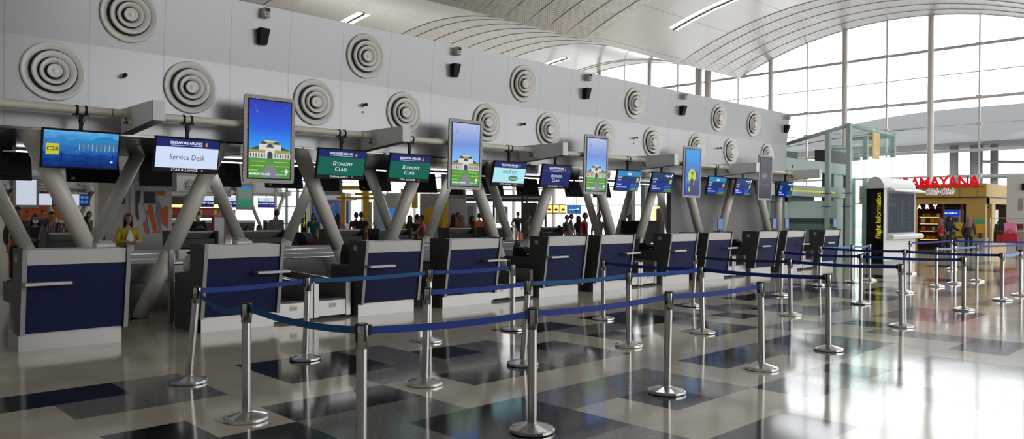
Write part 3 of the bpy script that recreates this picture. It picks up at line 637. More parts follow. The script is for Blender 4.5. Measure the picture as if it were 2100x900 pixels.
def mk_poster(kind):
    t = thing('poster_screen', '', 'screen')
    a = MB(); 
    rr = .05; W_, H_ = .435, .695; P = []
    for cx, cz, q0 in ((W_-rr, H_-rr, 0), (-W_+rr, H_-rr, 1), (-W_+rr, -H_+rr, 2), (W_-rr, -H_+rr, 3)): P += [(cx+rr*math.cos((q0+q/4)*PI/2), cz+rr*math.sin((q0+q/4)*PI/2)) for q in range(5)]
    a.prism(P[::-1], 0, .035, 'batik' if kind in ('palace',) else 'batik_pale', 'XZ')
    fr = a.build('patterned_frame', t, (0, -.17, -.23), (math.radians(2), 0, 0))
    a = MB(); a.box(-.375, .375, -.006, .0, -.635, .635, 'black_plastic'); a.build('screen_edge', fr, (0, 0, 0))
    a = MB(); a.box(-.33, .33, .035, .05, -.59, .59, 'black_plastic'); a.build('rear_cover', fr)
    a = MB(); w, h = .355, .615
    if kind in ('palace', 'palace_pale'): palace(a, kind == 'palace_pale')
    elif kind == 'ad':
        a.rect(-w, w, -h, h, 's_ad'); a.text('GA PERFECT LOVE', .07, 0, .2, 'g_skyblue', -.001, sx=.75, bold=.002); a.rect(-.2, .2, .085, .145, 'g_haze', -.001)
        a.flat([(-.02+.2*math.cos(q*PI/12), -.12+.2*math.sin(q*PI/12)) for q in range(24)], 'g_lime', -.001)
        for cx, mt, z0 in ((-.02, 'g_darkroof', -.02), (.2, 'g_navy', .0)):
            a.flat([(cx-.13, -h+.02), (cx+.12, -h+.02), (cx+.11, -.25), (cx+.04, -.17), (cx-.04, -.17), (cx-.12, -.25)], mt, -.002+cx*-.004)
            a.flat([(cx+.05*math.cos(q*PI/8), -.08+.075*math.sin(q*PI/8)) for q in range(16)], 'g_skin' if cx < 0 else mt, -.0035)
            a.flat([(cx+.06*math.cos(q*PI/8), -.04+.06*math.sin(q*PI/8)) for q in range(9)], 'g_darkroof', -.004)
        a.flat([(-.33, -.20), (-.28, -.14), (-.2, -.27), (-.12, -.25), (-.12, -.31), (-.22, -.34)], 'g_skyblue', -.003)
        a.flat([(.02, -.3), (.1, -.42), (.06, -.3), (.12, -.2)], 'g_pink', -.004); a.flat([(-.2, -.5), (-.13, -.36), (-.11, -.56)], 'g_lime', -.003)
    elif kind == 'dark':
        a.rect(-w, w, -h, h, 's_dark'); a.rect(-.22, .05, .0, .12, 'g_haze', -.001); a.rect(-.2, -.12, -.01, .13, 'g_row', -.002); a.rect(-.05, .02, -.01, .13, 'g_row', -.002)
        for q in range(14): a.flat([(-.3+q*.04, -.23+.03*math.sin(q*.6)), (-.26+q*.04, -.23+.03*math.sin(q*.6+.6)), (-.26+q*.04, -.24+.03*math.sin(q*.6+.6)), (-.3+q*.04, -.24+.03*math.sin(q*.6))], 'g_haze', -.001)
        a.flat([(.1+.05*math.cos(q*PI/6), -.2+.04*math.sin(q*PI/6)) for q in range(12)], 'g_mid', -.002)
    elif kind == 'off': a.rect(-w, w, -h, h, 'black_gloss')
    a.build('display', fr, (0, -.0075, 0))
    a = MB(); 
    for x in (-.2, .2): a.tube((x-.015, 0, 0), (x+.015, 0, 0), .066, .066, 'black_plastic', 16)
    a.box(-.3, .3, -.125, -.06, -.03, .03, 'black_plastic'); a.box(-.3, .3, -.14, -.11, -.35, .2, 'black_plastic'); a.build('mounting_plate', t)
    return t
PX = [5.29+.44, 9.44+.43, 13.50+.42, 17.6+.42, 21.72+.41]
pl = ['tall patterned-frame poster screen with vivid blue-sky white palace', 'tall patterned-frame palace poster screen with washed-out reflection, left of KrisFlyer screen', 'tall patterned-frame palace poster screen right of the Business Class screen', 'tall pale-framed poster screen, blue with headset figure on green disc', 'tall pale-framed poster screen showing a mostly dark picture']
pp = {}
for i, (x, kd) in enumerate(zip(PX, ('palace', 'palace_pale', 'palace_pale', 'ad', 'dark'))):
    if kd in pp: t = dup(pp[kd])
    else: t = mk_poster(kd); pp[kd] = t
    t.location = (x, PY, PZ); t['label'] = pl[i]
# back of the island: same row mirrored, seen from behind
off = mk_tv('off'); offp = mk_poster('off')
PYB = YB+.39
bl = ['black back of a hanging screen at the far left edge', 'black back of a hanging screen below the C24 screen', 'black back of a hanging screen below and right of Service Desk screen', 'black back of a hanging screen below the vivid palace poster', 'black back of a hanging screen left of second green screen', 'black back of a hanging screen below the second green screen', 'black back of a hanging screen below the KrisFlyer screen', 'black back of a hanging screen left of third palace poster', 'black back of a hanging screen right of third palace poster', 'black back of a hanging screen below the light-blue-topped screen']
for i, x in enumerate((3.05, 4.6, 7.17, 8.72, 11.29, 12.84, 15.41, 16.96, 19.2, 20.6)):
    t = off if i == 0 else dup(off); t.location = (x, PYB, PZ); t.rotation_euler = (0, 0, PI); t['label'] = bl[i]
for i, x in enumerate((5.85, 9.97, 14.09)):
    t = offp if i == 0 else dup(offp); t.location = (x, PYB, PZ-.02); t.rotation_euler = (0, 0, PI); t['label'] = ('back of a patterned-frame poster screen behind the Service Desk screen', 'back of a patterned-frame poster screen behind first green screen', 'back of a patterned-frame poster screen below second palace poster')[i]
t = thing('steel_pipe', 'long cream pipe carrying the rear screens behind the island', 'pipe', (-4, PYB, PZ)); a = MB(); a.tube((0, 0, 0), (26, 0, 0), .057, .057, 'pipe_paint', 18); a.build('pipe_run', t)

# ================================================================== check-in desks
def desk(w, kind, shelf, lab, loc, label_plate=False):
    t = thing('checkin_desk', lab, 'desk', loc)
    a = MB(); a.box(.0, w-.02, 0, .55, 0, .2, 'steel_sheet'); a.build('plinth', t)
    fy = lambda z: -.08-.14*(z-.21)/.96
    a = MB(); a.prism([(fy(.21), .21), (fy(1.0), 1.0), (fy(1.0)+.05, 1.0), (fy(.21)+.05, .21)], .045, w-.03, 'blue_laminate'); a.build('front_panel', t)
    a = MB(); a.prism([(fy(1.003), 1.003), (fy(1.175), 1.175), (fy(1.175)+.3, 1.185), (fy(1.0)+.3, 1.15), (fy(1.0)+.05, 1.003)], .045, w-.03, 'counter_white'); a.build('counter_top', t)
    if kind == 'step': P = [(-.10, .19), (-.245, 1.19), (.26, 1.19), (.26, .785), (.79, .765), (.79, .53), (.24, .53), (.22, .19)]
    elif kind == 'full': P = [(.0, .0), (.0, .19), (-.10, .19), (-.245, 1.19), (.26, 1.19), (.26, .785), (.80, .765), (.80, 0)]
    else: P = [(.0, .0), (.0, .19), (-.10, .19), (-.245, 1.19), (.30, 1.19), (.30, 0)]
    a = MB(); a.prism(P, -.005, .04, 'grey_laminate'); a.prism([(-.103, .19), (-.248, 1.19), (-.244, 1.19), (-.099, .19)], -.007, .042, 'mid_grey'); a.build('side_panel', t)
    Q = [(.0, .19), (-.10, .19), (-.245, 1.20), (.30, 1.20), (.30, .785), (.79, .765), (.79, .1), (.5, .1), (.5, .19)]
    a = MB(); a.prism(Q, w-.025, w+.02, 'grey_laminate'); a.prism([(-.103, .19), (-.248, 1.20), (-.244, 1.20), (-.099, .19)], w-.027, w+.022, 'mid_grey'); a.build('side_panel', t)
    a = MB(); a.box(.04, w-.025, .2, .8, .745, .775, 'grey_laminate'); a.build('work_surface', t)
    a = MB(); a.box(.05, w-.03, .02, .2, .2, .745, 'dark_grey'); a.box(.05, w-.03, -.05, .2, .8, 1.0, 'dark_grey'); a.build('inner_cabinet', t)
    x0, x1 = (.0, .47) if shelf == 'l' else (w-.42, w+.06)
    a = MB(); a.rbox(x0, x1, -.34, -.19, .775, .812, 'steel_sheet', .004); a.rbox(x0+.002, x1-.002, -.346, -.338, .777, .81, 'counter_white', .002)
    a.box(x0+.08, x0+.12, -.2, -.14, .78, .80, 'dark_grey'); a.box(x1-.12, x1-.08, -.2, -.14, .78, .80, 'dark_grey'); a.build('bag_shelf', t)
    if label_plate:
        a = MB(); a.box(-.009, -.005, .03, .12, 1.03, 1.11, 'mid_grey'); a.box(-.011, -.009, .045, .07, 1.05, 1.09, 'counter_white'); a.build('name_plate', t)
    return t
DX = [(2.02, 1.12, 'step', 'l'), (4.07, 1.10, 'full', 'r'), (6.56, 1.10, 'step', 'l'), (8.21, 1.20, 'tall', 'r'), (10.65, 1.16, 'step', 'l'), (12.23, 1.16, 'tall', 'r'), (14.77, 1.12, 'step', 'l'), (16.35, 1.15, 'tall', 'r'), (18.87, 1.12, 'step', 'l'), (20.47, 1.15, 'tall', 'r'), (22.95, 1.15, 'step', 'l')]
dl = ['nearest blue check-in desk with grey sides, at the left edge', 'blue check-in desk right of the bare-footed slanted column', 'blue check-in desk right of the first pair of luggage conveyors', 'blue check-in desk with full-height dark side, left of the second conveyors',
      'blue check-in desk with black chair beside it, right of the second conveyors', 'blue check-in desk left of the third pair of conveyors', 'blue check-in desk right of the third conveyors, plate on its side', 'blue check-in desk left of the fourth conveyors, shelf over its edge', 'blue check-in desk right of the fourth conveyors', 'blue check-in desk second from the elevator end', 'farthest blue check-in desk, beside the elevator glass']
for i, (x, w, k, sh) in enumerate(DX): desk(w, k, sh, dl[i], (x, 10.2, 0), i in (0, 2, 4, 6, 8, 10))
YM = 28.45
for i, (x, w, k, sh) in enumerate(DX[:9]):
    t = desk(w, 'step', 'l', 'dark rear check-in desk seen from behind, %s from the left' % ORD[i], (x+w, 18.25, 0)); t.rotation_euler = (0, 0, PI)

# ---- luggage conveyors between desks
def conveyor(w):
    t = thing('luggage_conveyor', '', 'conveyor')
    for x in (0, w-.085):
        a = MB(); a.rbox(x, x+.085, 0, .09, .03, .55, 'steel_sheet', .004); a.build('post', t)
        a = MB(); xx = x+.02; a.prism([(.09, .05), (2.2, .05), (2.2, .62), (.09, .545)], xx, xx+.03, 'steel_sheet'); a.prism([(.09, .547), (2.2, .622), (2.2, .632), (.09, .557)], xx-.01, xx+.04, 'steel_dish'); a.build('side_wall', t)
    a = MB(); a.box(.085, w-.085, .01, .05, .05, .28, 'steel_sheet'); a.prism([(.01, .28), (.05, .31), (.06, .28)], .085, w-.085, 'steel_sheet'); a.build('front_panel', t)
    a = MB(); P = [(.06, .26), (.1, .295), (.9, .31), (1.4, .44), (2.2, .52), (2.2, .44), (.06, .2)]; a.prism(P, .06, w-.06, 'black_rubber'); a.build('belt', t)
    a = MB(); a.box(.02, w-.02, .12, 2.1, 0.0, .05, 'black_plastic'); a.build('foot', t)
    a = MB(); a.box(w*.42, w*.6, .004, .01, .17, .24, 'offwhite'); a.box(w*.44, w*.58, .002, .004, .2, .205, 'dark_grey'); a.box(w*.44, w*.58, .002, .004, .185, .19, 'dark_grey'); a.build('label_plate', t)
    return t
cv = conveyor(.64); n = 0
for k in range(5):
    base = 6.50+4.1*k-1.31
    for s in (0, 1):
        t = cv if n == 0 else dup(cv); q_ = (1., .86, .96, .96, .96)[k]; base2 = base if k == 0 else (9.46 if k == 1 else base+.04); t.scale = (q_, 1, 1); t.location = (base2+s*.655*q_, 10.29, 0)
        t['label'] = 'steel luggage conveyor with black belt, %s one of %s pair between desks' % (('left', 'right')[s], ORD[k]); n += 1
for k in range(2):
    t = dup(cv); t.location = (6.4+4.1*k, 18.1, 0); t.rotation_euler = (0, 0, PI); t['label'] = 'rear luggage conveyor behind the %s pair of front conveyors' % ORD[k]
# collector belt along the island
t = thing('baggage_belt', 'long steel-sided baggage belt running behind the check-in desks', 'conveyor', (0, 0, 0))
for y in (12.55, 13.75):
    a = MB(); a.box(3.3, 18.6, y, y+.06, .53, .80, 'steel_dark'); a.box(3.3, 18.6, y-.01, y+.07, .80, .815, 'steel_dish'); a.build('side_rail', t)
a = MB(); a.box(3.3, 18.6, 12.61, 13.75, .6, .66, 'black_rubber'); a.build('belt', t)
for x in (3.4, 8.4, 13.4, 18.4):
    a = MB(); a.box(x, x+.08, 13.65, 13.75, 0, .6, 'steel_dark'); a.box(x, x+.08, 12.66, 12.74, 0, .6, 'steel_dark'); a.build('leg', t)
for k in range(12):
    a = MB(); x = 3.32+k*1.27; a.box(x, x+1.23, 12.62, 12.66, .05, .53, 'steel_dark'); a.box(x+.55, x+.6, 12.6, 12.62, .05, .35, 'steel_dish') if k < 2 else None; a.build('cover_panel', t)
t = thing('baggage_belt', 'second steel baggage belt behind the long one, with light gleaming top', 'conveyor', (0, 0, 0))
for y in (14.5, 15.7):
    a = MB(); a.box(3.3, 18.6, y, y+.06, .5, .86, 'steel_dark'); a.box(3.3, 18.6, y-.01, y+.07, .86, .875, 'steel_dish'); a.build('side_rail', t)
a = MB(); a.box(3.3, 18.6, 14.56, 15.7, .68, .74, 'steel_sheet'); a.build('slide_plate', t)
for x in (3.4, 8.4, 13.4, 18.4):
    a = MB(); a.box(x, x+.08, 14.56, 14.64, 0, .68, 'steel_dark'); a.build('leg', t); a = MB(); a.box(x, x+.08, 15.6, 15.68, 0, .68, 'steel_dark'); a.build('leg', t)
# scanner posts by the first gap
t = thing('baggage_scanner', 'grey scanner posts with rail beside the second check-in desk', 'scanner', (4.15, 11.45, 0))
for x in (0, .5):
    a = MB(); a.rbox(x, x+.07, 0, .07, 0, 1.08, 'steel_sheet', .006); a.build('post', t)
a = MB(); a.tube((0, .03, .86), (.5, .03, .86), .018, .018, 'steel_dish', 10); a.tube((0, .03, .6), (.5, .03, .6), .018, .018, 'steel_dish', 10); a.build('rail', t)
a = MB(); a.rbox(.12, .34, -.02, .1, .92, 1.06, 'offwhite', .01); a.box(.25, .31, -.03, -.02, .94, .98, 'black_gloss'); a.box(.25, .31, -.03, -.02, 1.0, 1.04, 'black_gloss'); a.build('socket_unit', t)

# ---- desk equipment
def tablet(x, y, z, lab):
    t = thing('tablet_display', lab, 'display', (x, y, z))
    a = MB(); a.rbox(-.06, .06, -.04, .04, 0, .02, 'dark_grey', .005); a.build('base', t)
    a = MB(); a.box(-.012, .012, .0, .02, .02, .1, 'dark_grey'); a.build('stand', t)
    a = MB(); a.rbox(-.12, .12, -.012, .01, .05, .35, 'dark_grey', .006); f = a.build('case', t)
    a = MB(); a.box(-.105, .105, -.015, -.012, .07, .335, 'g_haze'); a.box(-.03, .03, -.017, -.015, .17, .24, 'g_skyblue'); a.build('display', f)
for i, x in enumerate((17.15, 20.0, 20.75, 24.0)): tablet(x, 10.12, 1.19, 'small upright tablet with pale blue screen on a far desk, %s from left' % ORD[i])
def phone(x, y, z, lab, rz=0):
    t = thing('desk_phone', lab, 'telephone', (x, y, z), rz)
    a = MB(); a.prism([(-.09, 0), (.09, 0), (.09, .07), (-.09, .03)], -.11, .11, 'offwhite'); a.build('body', t)
    a = MB(); a.rbox(-.1, -.05, -.09, .1, .055, .09, 'mid_grey', .012); a.build('handset', t)
phone(2.95, 10.3, 1.185, 'pale desk phone lying on the nearest desk top')
phone(4.7, 10.25, 1.185, 'pale desk phone on the second desk top')
def monitor(x, y, z, rz, lab):
    t = thing('computer_monitor', lab, 'monitor', (x, y, z), rz)
    a = MB(); a.rbox(-.12, .12, -.09, .09, 0, .015, 'black_plastic', .005); a.build('base', t)
    a = MB(); a.box(-.02, .02, -.01, .02, .015, .12, 'black_plastic'); a.build('stand', t)
    a = MB(); a.rbox(-.22, .22, -.02, .02, .08, .36, 'black_plastic', .008); f = a.build('case', t)
    a = MB(); a.box(-.205, .205, -.023, -.02, .095, .345, 'black_gloss'); a.build('display', f)
for i, (x, y, lab) in enumerate(((7.3, 10.75, 'black monitor behind the third desk'), (11.4, 10.72, 'black monitor on the work surface of the chair-side desk'), (15.5, 10.72, 'black monitor behind the desk left of the tray stack'), (19.6, 10.72, 'black monitor behind a far desk before the grey wall'))): monitor(x, y, .776, PI*.97, lab)
def printer(x, y, z, lab):
    t = thing('label_printer', lab, 'printer', (x, y, z))
    a = MB(); a.prism([(-.12, 0), (.14, 0), (.14, .16), (-.02, .18), (-.12, .1)], -.11, .11, 'black_plastic'); a.build('body', t)
    a = MB(); a.box(-.05, .05, -.125, -.118, .03, .06, 'offwhite'); a.build('paper_slot', t)
printer(10.62+.16, 10.75, .78, 'black label printer on the step of the chair-side desk'); printer(14.74+.16, 10.75, .78, 'black label printer on the step of the desk by the tray stack'); printer(18.95+.1, 10.75, .78, 'black label printer on the step of a far desk')
t = thing('plastic_bag_roll', 'white rounded bundle on the step of the second desk', 'bundle', (4.22, 10.8, .77)); a = MB(); a.lathe([(.001, 0), (.09, .0), (.11, .05), (.115, .14), (.09, .22), (.04, .25), (.001, .255)], 'counter_white', 16); a.build('sack', t)
def chair(x, y, rz, lab):
    t = thing('office_chair', lab, 'chair', (x, y, 0), rz)
    for k in range(5):
        q = 2*PI*k/5; a = MB(); a.path([(0, 0, .09), (.15*math.cos(q), .15*math.sin(q), .085), (.28*math.cos(q), .28*math.sin(q), .065)], [.028, .022, .014], 'black_plastic', 8); l = a.build('base_arm', t)
        a = MB(); a.tube((.28*math.cos(q)-.015*math.sin(q), .28*math.sin(q)+.015*math.cos(q), .03), (.28*math.cos(q)+.015*math.sin(q), .28*math.sin(q)-.015*math.cos(q), .03), .03, .03, 'black_plastic', 12); a.build('caster', l)
    a = MB(); a.tube((0, 0, .08), (0, 0, .46), .028, .022, 'steel_dish', 12); a.build('gas_stem', t)
    a = MB(); a.rbox(-.23, .23, -.22, .22, .46, .54, 'black_rubber', .03); a.build('seat', t)
    v = []; n = 6
    a = MB()
    for j in range(7):
        z = .58+.5*j/6; y0 = .22+.05*math.sin(j/6*PI)*-1+.03*j/6; hw = .20+.03*math.sin(j/6*PI*.9)
        for i in range(n+1): u = -1+2*i/n; v.append((u*hw, y0+.05*(u*u)*-1, z))
    m_ = len(v); v += [(p[0], p[1]+.04, p[2]) for p in v]
    f = [(j*(n+1)+i, j*(n+1)+i+1, (j+1)*(n+1)+i+1, (j+1)*(n+1)+i) for j in range(6) for i in range(n)]
    f += [tuple(m_+q for q in reversed(p)) for p in f]
    ed = [i for i in range(n+1)]+[(j)*(n+1)+n for j in range(1, 7)]+[6*(n+1)+i for i in range(n-1, -1, -1)]+[j*(n+1) for j in range(5, 0, -1)]
    f += [(ed[i], m_+ed[i], m_+ed[(i+1) % len(ed)], ed[(i+1) % len(ed)]) for i in range(len(ed))]
    a.add(v, f, 'black_rubber', True); a.build('backrest', t)
    a = MB(); a.path([(0, .1, .45), (0, .27, .47), (0, .29, .7)], .02, 'black_plastic', 8); a.build('back_bar', t)
    for s in (-1, 1):
        a = MB(); a.path([(s*.22, .05, .5), (s*.27, .05, .55), (s*.27, .04, .70)], .015, 'black_plastic', 8); a.rbox(s*.27-.03, s*.27+.03, -.12, .12, .70, .73, 'black_rubber', .01); a.build('armrest', t)
    return t
chair(11.0, 11.45, -2.5, 'black office chair with high back visible left of the fifth desk')
chair(7.3, 11.6, 2.9, 'black office chair behind the third desk'); chair(15.3, 11.6, 2.9, 'black office chair behind the desk beside the tray stack')
chair(.95, 11.2, 2.2, 'black office chair at the very left edge behind the nearest desk')
# stacked trays
def tray():
    t = MB(); P = [(-.42, -.3), (.42, -.3), (.42, .3), (-.42, .3)]
    t.rbox(-.46, .46, -.32, .32, 0, .012, 'stroller_black', .004)
    for x0, x1, y0, y1 in ((-.48, .48, -.34, -.31), (-.48, .48, .31, .34), (-.48, -.45, -.34, .34), (.45, .48, -.34, .34)): t.rbox(x0, x1, y0, y1, 0, .045, 'stroller_black', .006)
    return t
tr = tray(); trm = None
for s, (x, y, z0, num, lab) in enumerate(((17.93, 13.15, .816, 14, 'black luggage tray in the tall dark stack before the grey wall'), (11.75, 18.9, 0, 24, 'grey luggage tray in the stack below the green screens'))):
    grp = ('black luggage trays in the tall stack', 'grey luggage trays in the stack behind the third desk')[s]
    for k in range(num):
        if trm is None: o = tr.build('luggage_tray'); trm = o
        elif s == 1 and k == 0:
            tr2 = tray(); tr2.mats = ['dark_grey']; o = tr2.build('luggage_tray'); trm = o
        else: o = trm.copy(); COL.objects.link(o)
        o.location = (x+rng.uniform(-.012, .012), y+rng.uniform(-.012, .012), z0+k*.0455); o.rotation_euler = (0, 0, rng.uniform(-.03, .03)); tag(o, lab, 'tray', grp)

# ================================================================== queue stanchions
RT = Vector((math.sin(YAW), -math.cos(YAW), 0))
P_ = dict(a0=(2.826,7.298,.086), a1=(4.202,7.583,.03), a2=(5.94,7.607,0), a3=(7.399,7.599,0), a4=(9.155,7.405,0), a5=(11.658,7.417,.06), a6=(14.565,7.218,.03), a7=(17.281,7.632,.03), a8=(18.782,7.492,0), a9=(19.693,7.424,0),
 b0=(2.641,5.678,0), b1=(4.407,5.709,.02), b2=(5.745,5.741,.062), b3=(7.508,5.675,0), b4=(9.097,5.624,-.03), b5=(11.753,5.657,-.015), b6=(14.292,5.541,0), b7=(17.103,5.731,0), b8=(19.087,5.717,0), b9=(20.262,5.666,0), b10=(21.451,5.51,0),
 c0=(2.659,4.091,0), c1=(4.032,3.929,0), c2=(5.796,3.952,.02), c3=(7.411,3.876,-.02), c4=(9.053,3.881,-.01), c5=(11.762,3.984,-.012), c6=(14.656,3.96,0), c7=(16.933,3.918,0), c8=(18.275,3.903,0),
 d0=(22.95,7.55,0), d1=(25.75,7.3,0), d2=(27.1,4.9,0), d3=(30.2,4.5,0))
BELTS = [('a0','b0','belt_teal',.09),('b0','c0','belt_teal',.035),('c0','c1','belt_royal',.02),('c1','c2','belt_royal',.02),('c2','c3','belt_royal',.02),('a0','a1','belt_royal',.015),('a1','a2','belt_teal',.015),('a2','a3','belt_royal',.015),
 ('b1','b2','belt_royal',.015),('b2','b3','belt_teal',.02),('b3','b4','belt_royal',.015),('a4','b4','belt_royal',.02),('b4','c4','belt_royal',.02),('a5','b5','belt_dark',.02),('b5','c5','belt_royal',.02),('a6','b6','belt_royal',.02),('b6','c6','belt_royal',.02),
 ('a7','b7','belt_royal',.02),('b7','c7','belt_royal',.02),('a7','a8','belt_pale',.015),('a8','a9','belt_pale',.015),('b8','b9','belt_pale',.02),('b9','b10','belt_pale',.02),('c7','c8','belt_pale',.02),('d0','d1','belt_royal',.015),('d1','d2','belt_royal',.02),('b10','d3','belt_royal',.03)]
lab = dict(a0='tilted steel stanchion nearest the second blue desk, belts both ways', a1='steel stanchion on the first black tiles before the conveyors', a2='steel stanchion before the fourth desk, behind a nearer pole', a3='steel stanchion before the second conveyors, end of its belt', a4='steel stanchion on dark tiles before the sixth desk', a5='leaning steel stanchion before the seventh desk', a6='steel stanchion before the ninth desk', a7='steel stanchion before the tenth desk, pale belt to its right', a8='steel stanchion before the last desk, pale belts both sides', a9='steel stanchion before the flight information kiosk, end of pale belt',
 b0='steel stanchion with sagging teal belt, second from the picture left', b1='steel stanchion in the middle row, right of first black tiles', b2='leaning steel stanchion just behind the front row pole', b3='steel stanchion in middle row on cream floor', b4='steel stanchion in middle row where two belts meet', b5='steel stanchion in middle row above bright floor reflections', b6='steel stanchion in middle row before the far desks', b7='steel stanchion in the middle row beside the kiosk corner', b8='steel stanchion before the kiosk, start of pale belt', b9='steel stanchion before the shop, between two pale belts', b10='steel stanchion before the shop pillar, end of pale belt',
 c0='nearest steel stanchion, its base below the picture', c1='front row steel stanchion standing on big black tiles', c2='front row steel stanchion on a single black tile', c3='front row steel stanchion at the end of its belt', c4='front row steel stanchion left of the bright floor', c5='front row steel stanchion on pale glaring floor', c6='front row steel stanchion on the bright floor before the shop', c7='front row steel stanchion near right edge before red bags', c8='steel stanchion at the right picture edge, end of pale belt', d0='steel stanchion just behind the kiosk front row belt', d1='steel stanchion beside the shop customers', d2='far steel stanchion before the hanging red bags', d3='far steel stanchion beyond the right picture edge')
sb = MB(); sb.lathe([(.001, .002), (.165, .002), (.17, .008), (.17, .026), (.163, .032)], 'steel_dish', 40, smooth=False)
sb.lathe([(.163, .032), (.05, .062), (.043, .066), (.036, .066)], 'steel_dish', 12, smooth=False); base_me = sb.mesh('base')
sb = MB(); sb.tube((0, 0, .06), (0, 0, .76), .034, .034, 'steel_pole', 28); pole_me = sb.mesh('pole')
sb = MB(); sb.lathe([(.034, .755), (.039, .757), (.039, .905), (.036, .911), (.001, .912)], 'steel_pole', 28)
head_me = sb.mesh('cassette')
sb = MB()
for k in range(4):
    q = k*PI/2; M_ = Matrix.Rotation(q, 4, 'Z'); sb.box(-.009, .009, -.0415, -.036, .80, .905, 'black_plastic', M_)
sb.lathe([(.0405, .903), (.0405, .909), (.036, .914)], 'black_plastic', 28); slot_me = sb.mesh('belt_slots')
ST = {}
def topof(k, z=.868):
    x, y, tl = P_[k]; d = RT*tl; return Vector((x, y, 0))+Vector((d.x*z, d.y*z, z))
for k, (x, y, tl) in P_.items():
    t = thing('queue_stanchion', lab[k], 'stanchion', (x, y, 0)); ST[k] = t
    t['group'] = 'belt stanchions of the queue'
    sh = Matrix(((1, 0, RT.x*tl, 0), (0, 1, RT.y*tl, 0), (0, 0, 1, 0), (0, 0, 0, 1)))
    ax = Vector((0, 0, 1)); d = Vector((RT.x*tl, RT.y*tl, 1)).normalized(); R = ax.rotation_difference(d).to_matrix().to_4x4()
    for nm, me in (('base', base_me), ('pole', pole_me), ('belt_head', head_me)):
        o = bpy.data.objects.new(nm, me); COL.objects.link(o); o.parent = t
        if nm != 'base': o.matrix_local = R
        hd = o
    o = bpy.data.objects.new('belt_slots', slot_me); COL.objects.link(o); o.parent = hd
    # turn the slots towards the belt
    for a_, b_, *_r in BELTS:
        if k in (a_, b_):
            ot = P_[b_ if k == a_ else a_]; q = math.atan2(ot[1]-y, ot[0]-x); o.rotation_euler = (0, 0, q); break
for a_, b_, mt, sag in BELTS:
    A, B = topof(a_), topof(b_); d = (B-A); d.z = 0; d.normalize(); nrm = Vector((-d.y, d.x, 0)); A = A+d*.042; B = B-d*.042
    o = MB(); v = []; n = 14
    for i in range(n+1):
        q = i/n; p = A.lerp(B, q); p.z -= 4*sag*q*(1-q)
        for s, z in ((-1, -.024), (-1, .024), (1, .024), (1, -.024)): v.append(p+nrm*.001*s+Vector((0, 0, z)))
    o.add([p-Vector((P_[a_][0], P_[a_][1], 0)) for p in v], [(i*4+k, i*4+(k+1) % 4, (i+1)*4+(k+1) % 4, (i+1)*4+k) for i in range(n) for k in range(4)], mt, False)
    A0 = A-Vector((P_[a_][0], P_[a_][1], 0))
    bo = o.build('belt', ST[a_])
    for p, s in ((A, 1), (B, -1)):
        M_ = Matrix.Translation(p-Vector((P_[a_][0], P_[a_][1], 0))) @ Matrix.Rotation(math.atan2(d.y, d.x), 4, 'Z')
        c = MB(); c.box(-.005 if s > 0 else -.022, .022 if s > 0 else .005, -.008, .008, -.034, .034, 'black_plastic', M_); c.build('belt_clip', bo)
    if (a_, b_) == ('a6', 'b6'):
        c = MB(); p = A.lerp(B, .3)-Vector((P_[a_][0], P_[a_][1], 0)); M_ = Matrix.Translation(p-nrm*.0+Vector((0, 0, -.02))) @ Matrix.Rotation(math.atan2(d.y, d.x), 4, 'Z')
        M2 = M_ if True else None
        for s in (1, -1):
            c.add([(.016*math.cos(q*PI/6), s*.0025, .016*math.sin(q*PI/6)) for q in range(12)], [tuple(range(12))], 'counter_white', M=M_)
            c.add([(.02, s*.0025, -.002), (.28, s*.0025, -.002), (.28, s*.0025, .003), (.02, s*.0025, .003)], [(0, 1, 2, 3)], 'counter_white', M=M_)
        c.build('printed_mark', bo)
# ================================================================== east end: glass shaft, kiosk, shop
def xat(u, Y): r = ray(u, 445); return Y*r.x/r.y
def yat(u, X): r = ray(u, 445); return X*r.y/r.x
def spot(u, d): r = ray(u, 445); return Vector((r.x*d, r.y*d, 0))
def zpx(u, v, p): # height at ground point p seen on pixel row v
    r = ray(u, v); k = math.hypot(p[0], p[1])/math.hypot(r.x, r.y); return 1.6+r.z*k
def tox(a, st, size, X, Y0, Z0, mt, **k):     # lettering on a face that looks towards -X
    M_ = Matrix(((0, 1, 0, X), (-1, 0, 0, Y0), (0, 0, 1, Z0), (0, 0, 0, 1)))
    return a.text(st, size, 0, 0, mt, 0, M=M_, **k)
t = thing('elevator_shaft', 'green-tinted glass elevator enclosure with steel frame at the wall end', 'elevator', (26.5, 10.7, 0))
for x, y, z in ((0, 0, 4.8), (0, .72, 4.62), (4.1, 0, 4.7), (4.1, 1.6, 4.7), (2.75, .5, 4.6), (0, 5.2, 3.5)):
    a = MB(); a.box(x-.08, x+.08, y-.08, y+.08, 0, z, 'green_steel'); a.box(x-.13, x+.13, y-.13, y+.13, 0, .06, 'green_steel'); a.build('post', t)
for P in (((0, 0, 4.74), (0, 2.3, 4.22)), ((0, 2.3, 4.22), (0, 5.2, 3.5)), ((0, 0, 4.74), (4.1, 0, 4.66)), ((4.1, 0, 4.66), (4.1, 1.6, 4.66)), ((0, .7, 4.0), (3.8, .7, 4.3)), ((0, 2.0, 3.4), (0, 5.2, 3.4))):
    a = MB(); d = Vector(P[1])-Vector(P[0]); a.path(P, .075, 'green_steel', 4); a.build('frame_beam', t)
a = MB(); a.box(-1.8, 7.2, 2.0, 2.5, 3.28, 3.70, 'green_steel'); a.build('landing_beam', t)
a = MB(); a.box(-1.8, 4.6, 2.0, 2.5, 2.34, 2.74, 'green_steel'); a.box(-.3, 3.6, 1.98, 2.0, 2.5, 2.56, 'g_yellow'); a.build('landing_beam', t)
